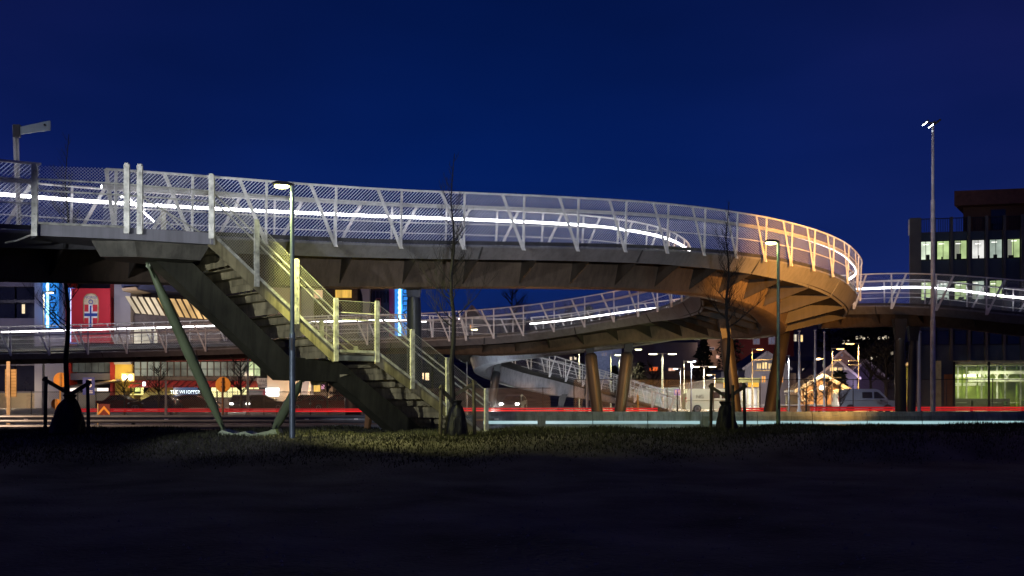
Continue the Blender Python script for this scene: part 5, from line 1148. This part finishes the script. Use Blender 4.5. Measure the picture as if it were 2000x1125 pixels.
y1_ = glowmat('win_yellow', (1, .68, .28), 1.6, .55, 1.); y2_ = glowmat('win_amber', (1, .42, .08), 1.5, .5, 1.); y3_ = glowmat('win_pale', (1, .85, .62), 1.1, .6, 1.); r1_ = glowmat('win_red', (1, .16, .03), 1.6, .5, 1.); p1_ = glowmat('win_pink', (1, .55, .38), 1.2, .6, 1.2); d1_ = glowmat('win_lilac', (.4, .4, .6), .25, .4, 1)
# seen between the two decks
house('gabled_house', 'grey gabled house with one amber window seen between the two bridge decks', 922, 150, 4.6, 1.6, 2.6, wG, rf, [(921, 638, 6, 6, y2_)], 655)
house('long_house', 'long bungalow with blue-grey roof and two yellow windows above the double lamp', 1305, 215, 13.5, 4.3, 2.6, wG, rfb, [(1310, 680, 18, 6, y3_), (1338, 681, 9, 11, y1_), (1256, 680, 7, 7, y3_)], 697, False)
house('side_house', 'low dark house with a small lit window left of the long bungalow', 1255, 212, 5, 3.0, 1.2, wG, rf, [(1256, 679, 7, 7, y3_)], 694, False)
house('white_house', 'white gabled house between the two leaning far pillars', 1181, 170, 5.6, 4.2, 2.9, mat('house_blue_white', (.30, .34, .48), .7), rf, [(1177, 692, 4, 7, d1_), (1183, 692, 4, 7, d1_)], 725)
house('apartment_house', 'broad dark house with red and pink curtained windows above the ramp', 1290, 180, 13, 8.2, .8, wG, rf, [(1279, 723, 11, 12, r1_), (1271, 723, 4, 9, r1_), (1312, 724, 13, 10, p1_), (1252, 743, 14, 5, y2_), (1283, 745, 20, 8, y3_), (1320, 744, 20, 9, p1_)], 760, False)
house('villa', 'beige villa half hidden by lit shrubs behind the grey station', 1392, 185, 4.2, 6.2, 1.3, wB, rf, [(1390, 681, 9, 4, d1_), (1402, 697, 6, 6, p1_)], 706, False)
house('red_house', 'dark red gabled house with white framed windows beside the green lamp pole', 1493, 165, 9.5, 7.0, 4.0, wR, rf, [(1477, 664, 11, 15, d1_), (1507, 664, 11, 15, d1_)], 715)
house('balcony_house', 'dark house with a bright row of windows and balcony right of the green lamp pole', 1556, 170, 6.8, 5.8, .9, wG, rf, [(1538, 661, 12, 12, y1_), (1551, 660, 9, 13, y3_), (1563, 661, 9, 13, y1_)], 700, False)
b_t = house('station_house', 'white gabled house with three arched lit windows behind the petrol station', 1497, 128, 5.4, 5.2, 1.9, wW, rf, [(1482, 715, 8, 10, y1_), (1493, 714, 9, 12, y1_), (1504, 715, 7, 10, y1_), (1491, 741, 7, 12, y2_), (1526, 742, 6, 10, y2_)], 800)
house('annex_house', 'pale flat-fronted house wing right of the station house', 1525, 129, 3.8, 4.6, .3, wB, rf, [(1526, 742, 6, 10, y2_)], 800, False)
house('lilac_wing', 'low lilac grey building left of the station house', 1450, 132, 5.5, 4.9, .3, wW, rf, [(1450, 728, 20, 10, d1_)], 800, False)
house('far_bungalow', 'far dark bungalow with a row of small warm windows behind the flagpoles', 1590, 150, 8.5, 3.0, .8, wG, rf, [(1569, 722, 4, 4, y3_), (1582, 722, 9, 6, y3_), (1602, 722, 15, 7, y1_)], 745, False)
house('pale_gabled_house', 'pale pink gabled house lit by the orange street lamps', 1645, 140, 5.2, 1.4, 2.3, mat('house_pink', (.40, .32, .33), .7), rf, [(1644, 694, 3, 4, d1_)], 738)
house('front_gabled_house', 'smaller gabled house with lit porch in front of the pale pink house', 1634, 132, 5.2, 1.4, 2.1, wG, rf, [(1628, 721, 14, 6, y1_), (1640, 721, 8, 5, y1_), (1652, 719, 6, 5, y3_)], 758)
house('lilac_house', 'dim lilac house right of the gabled pair under the second orange lamp', 1690, 135, 5.0, 3.6, 2.2, mat('house_lilac', (.16, .13, .20), .7), rf, [(1669, 724, 3, 8, dglass)], 790)
house('string_light_hut', 'low wide hut with a bright lamp and string lights under its gable', 1606, 96, 4.6, 1.6, 1.3, mat('hut_brown', (.28, .18, .12), .8), rf, [(1565, 772, 10, 18, glowmat('orange_hoarding', (1, .35, .06), .9, .4, 1))], 795, dep=3)
c = P(1604, 757, 95.4); b = MB(); b.loft([[c+Vector((math.cos(k*.785)*r_, -.02*j, math.sin(k*.785)*r_)) for k in range(8)] for j, r_ in enumerate((.22, .2, .1))]); b.build('hut_lamp', glowmat('hut_bulb', (1, .9, .6), 14)); tag(bpy.data.objects['hut_lamp'], 'bright round lamp fixed on the gable of the string light hut', 'lamp')
lamp('POINT', 'hut_glow', c+Vector((0, -.5, -.1)), 75, (1, .8, .4), bpy.data.objects['hut_lamp'] if False else None, .1)
b = MB()
for i in range(26):
    f = i/25; px = 1568+f*80; py = 770-18*(1-abs(f*2-1))+1.2*math.sin(i*2.4); b.box(P(px, py, 95.2), (.07, .07, .07))
tag(b.build('string_lights', glowmat('fairy', (1, .8, .5), 4)), 'string of small warm bulbs along the eaves of the low hut', 'string lights')
for x_, D_, p_, cc in ((1634, 130, 190, (1, .62, .35)), (1660, 137, 170, (1, .6, .5)), (1497, 125, 320, (1, .85, .8)), (1690, 132, 160, (.8, .6, 1)), (1305, 211, 400, (.6, .7, 1)), (1181, 166, 300, (.7, .8, 1)), (1392, 181, 500, (1, .6, .4)), (1493, 161, 200, (1, .6, .5))):
    hb = {1634: 'front_gabled_house', 1660: 'pale_gabled_house', 1497: 'station_house', 1690: 'lilac_house', 1305: 'long_house', 1181: 'white_house', 1392: 'villa', 1493: 'red_house'}[x_]
    ho = bpy.data.objects[hb]; lamp('POINT', 'house_fill_light', P(x_-6, 0, D_-1.5).xy.to_3d()+Vector((0, 0, ho.location.z+2.6)), p_, cc, ho, .15)  # unseen fill light added to brighten the house front
# petrol station
ps = thing('petrol_station', 'long grey walled petrol station with yellow lit sign boxes', 'petrol station', (P(1390, 0, 115).x, 115, .1))
b = MB(); q = [P(1327, 752, 118), P(1421, 737, 112)]; b.hexa([(q[0].x, 118, .1), (q[1].x, 112, .1), (q[1].x+2, 122, .1), (q[0].x, 126, .1)], [(q[0].x, 118, q[0].z), (q[1].x, 112, q[1].z), (q[1].x+2, 122, q[1].z), (q[0].x, 126, q[0].z)]); b.build('wall', mat('station_wall', (.32, .27, .25), .7, 0, .06, .3), ps)
def pbx(name, px0, px1, py0, py1, D, m, dep=.3): b = MB(); b.b2(P(px0, py1, D), P(px1, py0, D)+Vector((0, dep, 0))); return b.build(name, m, ps)
pbx('canopy', 1413, 1486, 738, 747, 109, mat('canopy_green', (.20, .22, .12), .6), 6)
b = MB(); b.beam(P(1327, 751, 117.8), P(1421, 736.5, 111.8), .1, .12); b.build('roof_edge', mat('edge_light', (.6, .5, .45), .6), ps)
pbx('light_sign', 1414, 1432, 744, 757, 110, glowmat('station_yellow', (1, .50, .03), 1.5, .35, .9)); pbx('light_sign', 1462, 1482, 745, 756, 110, glowmat('station_yellow', (1, .50, .03), 1.5))
pbx('shop_front', 1441, 1478, 759, 800, 113, glowmat('station_shop', (1, .93, .85), 1.5, .7, .8, (2, 1, .3))); pbx('shop_front', 1414, 1428, 760, 777, 110.5, glowmat('station_white', (.85, .85, .85), .7, .3, 1))
for px in (1449, 1460, 1470, 1480): pbx('column', px, px+2.2, 758, 803, 109, mat('station_column', (.4, .42, .4), .6), .25)
lamp('POINT', 'station_light', P(1460, 775, 106), 900, (1, .85, .6), ps, .3); lamp('POINT', 'station_light', P(1385, 775, 104), 1100, (1, .82, .66), ps, .3)
# low wall and bushes lit orange right of the pillars, pale kerb line
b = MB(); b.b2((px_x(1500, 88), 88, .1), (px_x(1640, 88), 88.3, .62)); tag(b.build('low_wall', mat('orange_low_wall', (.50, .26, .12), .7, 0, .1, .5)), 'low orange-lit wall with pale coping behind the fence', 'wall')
b = MB(); b.b2((px_x(1462, 87.5), 87.7, .62), (px_x(1642, 87.5), 88.32, .72)); tag(b.build('wall_coping', mat('coping_white', (.8, .8, .8), .6)), 'bright pale coping strip on top of the low orange wall', 'coping')
# bluish lot wall behind ramp end
b = MB(); b.b2((px_x(1232, 110), 110, .1), (px_x(1326, 110), 110.4, P(0, 757, 110).z)); tag(b.build('lot_wall', mat('lot_wall_blue', (.12, .16, .20), .7)), 'dim blue-grey wall behind the low end of the ramp', 'wall')
# recycling cabinets
for px, h_, lb, m_ in ((1548, 1.5, 'greenish utility cabinet right of the pale street lamp', mat('cabinet_green', (.22, .24, .18), .7)), (1697, 2.0, 'yellowish utility cabinet above the bonnet of the silver van', mat('cabinet_yellow', (.35, .32, .18), .7))):
    x = px_x(px, 92); t = thing('utility_cabinet', lb, 'cabinet', (x, 92, .1)); b = MB(); b.b2((x-.5, 92, .1), (x+.5, 92.5, h_)); b.build('cabinet_body', m_, t); b = MB(); b.b2((x-.56, 91.95, h_), (x+.56, 92.55, h_+.08)); b.build('cabinet_lid', dark, t)

# ---------------------------------------------------------------- trees of the background
def bare_tree_mesh(seed, H, dep=3):
    rg = random.Random(seed); tr = MB(); tr.tube([(0, 0, 0), (.05, 0, H*.3), (0, .05, H*.55), (0, 0, H*.8)], [H*.022, H*.018, H*.012, H*.004], 6)
    b = MB()
    for i in range(15):
        z = H*(.22+.6*rg.random()); a = rg.uniform(0, 6.28)
        bigt = MB(); grow(b, Vector((0, 0, z)), Vector((math.cos(a), math.sin(a), .6)).normalized(), H*.42*(1.15-z/H), H*.009, dep, rg, .10)
    return tr, b
protos = []
def bare_tree(px, D, H, seed, label, m=bark, ybase=None):
    c = P(px, 0, D); z0 = max(.1, float(hz(c.x, D))) if ybase is None else P(0, ybase, D).z
    if len(protos) < 3:
        tr, b = bare_tree_mesh(seed, 6., 2); t = thing('bare_tree', label, 'tree', (0, 0, 0)); tr.build('trunk', m, t); b.build('crown', m, t); protos.append(t)
    else: t = dup(protos[seed % 3]); t['label'] = label
    t['group'] = 'bare trees of the background'
    t.location = (c.x, D, z0-.1); t.scale = (H/6,)*3; t.rotation_euler.z = seed*1.3
    return t
def conifer(px, D, H, seed, label):
    c = P(px, 0, D); z0 = float(hz(c.x, D)); rg = random.Random(seed); t = thing('dark_tree', label, 'tree', (c.x, D, z0)); t['group'] = 'dark evergreens on the hillside'
    b = MB(); b.tube([(c.x, D, z0-.2), (c.x, D, z0+H*.95)], [H*.02, .02], 6); b.build('trunk', bark, t)
    b = MB(); w_ = H*rg.uniform(.22, .34)
    for i in range(1500):
        f = rg.random()**.8; rr = w_*(1-f)**.7*rg.uniform(.4, 1.08)*(1+.25*math.sin(f*17+seed)); a = rg.uniform(0, 6.28); p = Vector((c.x+rr*math.cos(a), D+rr*math.sin(a), z0+H*(.08+.92*f))); s = rg.uniform(.12, .34)
        v = [p+Vector((rg.gauss(0, s), rg.gauss(0, s), rg.gauss(0, s*.7))) for _ in range(3)]; b.add(v, [(0, 1, 2)])
    b.build('crown', mat('evergreen', (.018, .026, .018), .8, 0, .4, .8), t)
bare_tree(1000, 190, 15, 0, 'bare spreading tree silhouetted on the sky between the decks'); bare_tree(1105, 200, 12, 1, 'bare tree on the skyline left of the rising far deck'); bare_tree(845, 160, 11, 2, 'bare tree against the blue sky right of the dark pillar')
for px, D, H, sd_, lb in ((1180, 205, 10, 3, 'bare tree on the skyline behind the far railing'), (1730, 110, 8.5, 4, 'bare tree lit orange from below between silver van and approach pillars'), (1700, 118, 8, 5, 'bare tree close behind the second orange lamp'), (1765, 105, 7, 6, 'bare tree just left of the approach pillars'),
    (1230, 100, 5, 7, 'bare shrub tree behind the upper part of the ramp'), (1275, 125, 6, 8, 'bare tree before the red curtained windows'), (310, 84, 4.6, 9, 'thin bare tree in front of the upper shop windows'), (470, 86, 5.5, 10, 'thin bare tree beside the grey car with lit headlights'), (243, 80, 3.2, 11, 'small bare tree in front of the yellow-lit panel'),
    (1575, 72, 3.0, 12, 'small bare tree before the orange hoarding'), (1594, 72, 3.2, 13, 'small bare tree under the middle flagpole'), (1614, 72, 3.2, 14, 'small bare tree right of the hut lamp'), (1640, 72, 3.0, 15, 'small bare tree just left of the silver van'), (1360, 150, 6, 16, 'bare tree behind the station roof edge'), (640, 84, 4.2, 17, 'thin bare tree before the pale garage wall'),
    (1410, 190, 7, 18, 'bare tree on the slope beside the beige villa'), (1060, 180, 9, 19, 'low bare tree on the skyline beyond the far deck')):
    bare_tree(px, D, H, sd_, lb)
for px, D, H, sd_, lb in ((1225, 196, 8, 1, 'dark evergreen left of the low dark house'), (1360, 200, 11, 2, 'dark evergreen right of the long bungalow'), (1375, 170, 8, 3, 'dark evergreen standing before the beige villa'), (1425, 160, 12, 4, 'tall dark evergreen behind the left brown pillar'), (1440, 205, 12, 5, 'dark evergreen on the slope left of the red house'),
    (1530, 210, 13, 6, 'dark evergreen behind the balcony house'), (1580, 200, 12, 7, 'dark evergreen rising above the far bungalow'), (1620, 190, 13, 8, 'dark evergreen above the pale gabled house'), (1670, 185, 12, 9, 'dark evergreen behind the second orange lamp'), (1710, 170, 12, 10, 'dark evergreen on the slope above the silver van'), (1750, 160, 12, 11, 'dark evergreen on the slope left of the approach pillars'),
    (1640, 120, 4.2, 12, 'round dark evergreen below the lit porch'), (1250, 160, 5, 13, 'low dark evergreen beside the broad house'), (1200, 150, 5, 14, 'low dark evergreen below the white house between pillars'), (1150, 185, 10, 15, 'dark evergreen behind the left leaning pillar'), (1310, 230, 9, 16, 'dark evergreen behind roof of the long bungalow')):
    conifer(px, D, H, sd_, lb)
# small far lights on the hill: windows of houses hidden among the trees
for i, (px, py, lb) in enumerate(((1681, 659, 'small lit window high on the dark hill above the second orange lamp'), (1695, 661, 'small yellow window of a hidden house among hillside trees'), (1725, 660, 'cluster of lit panes of a hidden house above the bare trees'), (1737, 658, 'single lit pane on the hill left of the approach pillars'), (1447, 660, 'two small lit panes on the slope left of the red house'), (1218, 668, 'small lit panes high on the slope between the leaning pillars'), (1245, 700, 'small lit panes low on the slope left of the double lamp'), (1357, 668, 'small lit panes right of the long bungalow roof'), (1430, 690, 'narrow lit panes beside the left brown pillar'), (1590, 690, 'small lit panes behind the middle flagpole'), (1655, 668, 'small lit panes directly over the pale gabled house'), (1350, 735, 'small lit panes above the wall of the petrol station'), (1710, 700, 'small lit panes deep among the bare branches'), (1750, 690, 'small lit panes close to the approach pillars'), (1120, 700, 'small lit panes left of the left leaning pillar'))):
    D = 190; c = P(px, py, D); t = thing('hill_house', lb, 'house', (c.x, D+1, float(hz(c.x, D)))); b = MB(); b.b2((c.x-3, D+1, float(hz(c.x, D))-2), (c.x+3, D+7, c.z+1.2)); b.build('wall', wG, t)
    b = MB(); b.prism([(c.x-3.3, c.z+1.2), (c.x+3.3, c.z+1.2), (c.x, c.z+3)], D+.8, D+7); b.build('roof', rf, t)
    for k in range(2): b = MB(); b.box((c.x-.4+k*.8, D+.96, c.z+.1*k), (.42, .06, .6)); b.build('window', y3_, t)
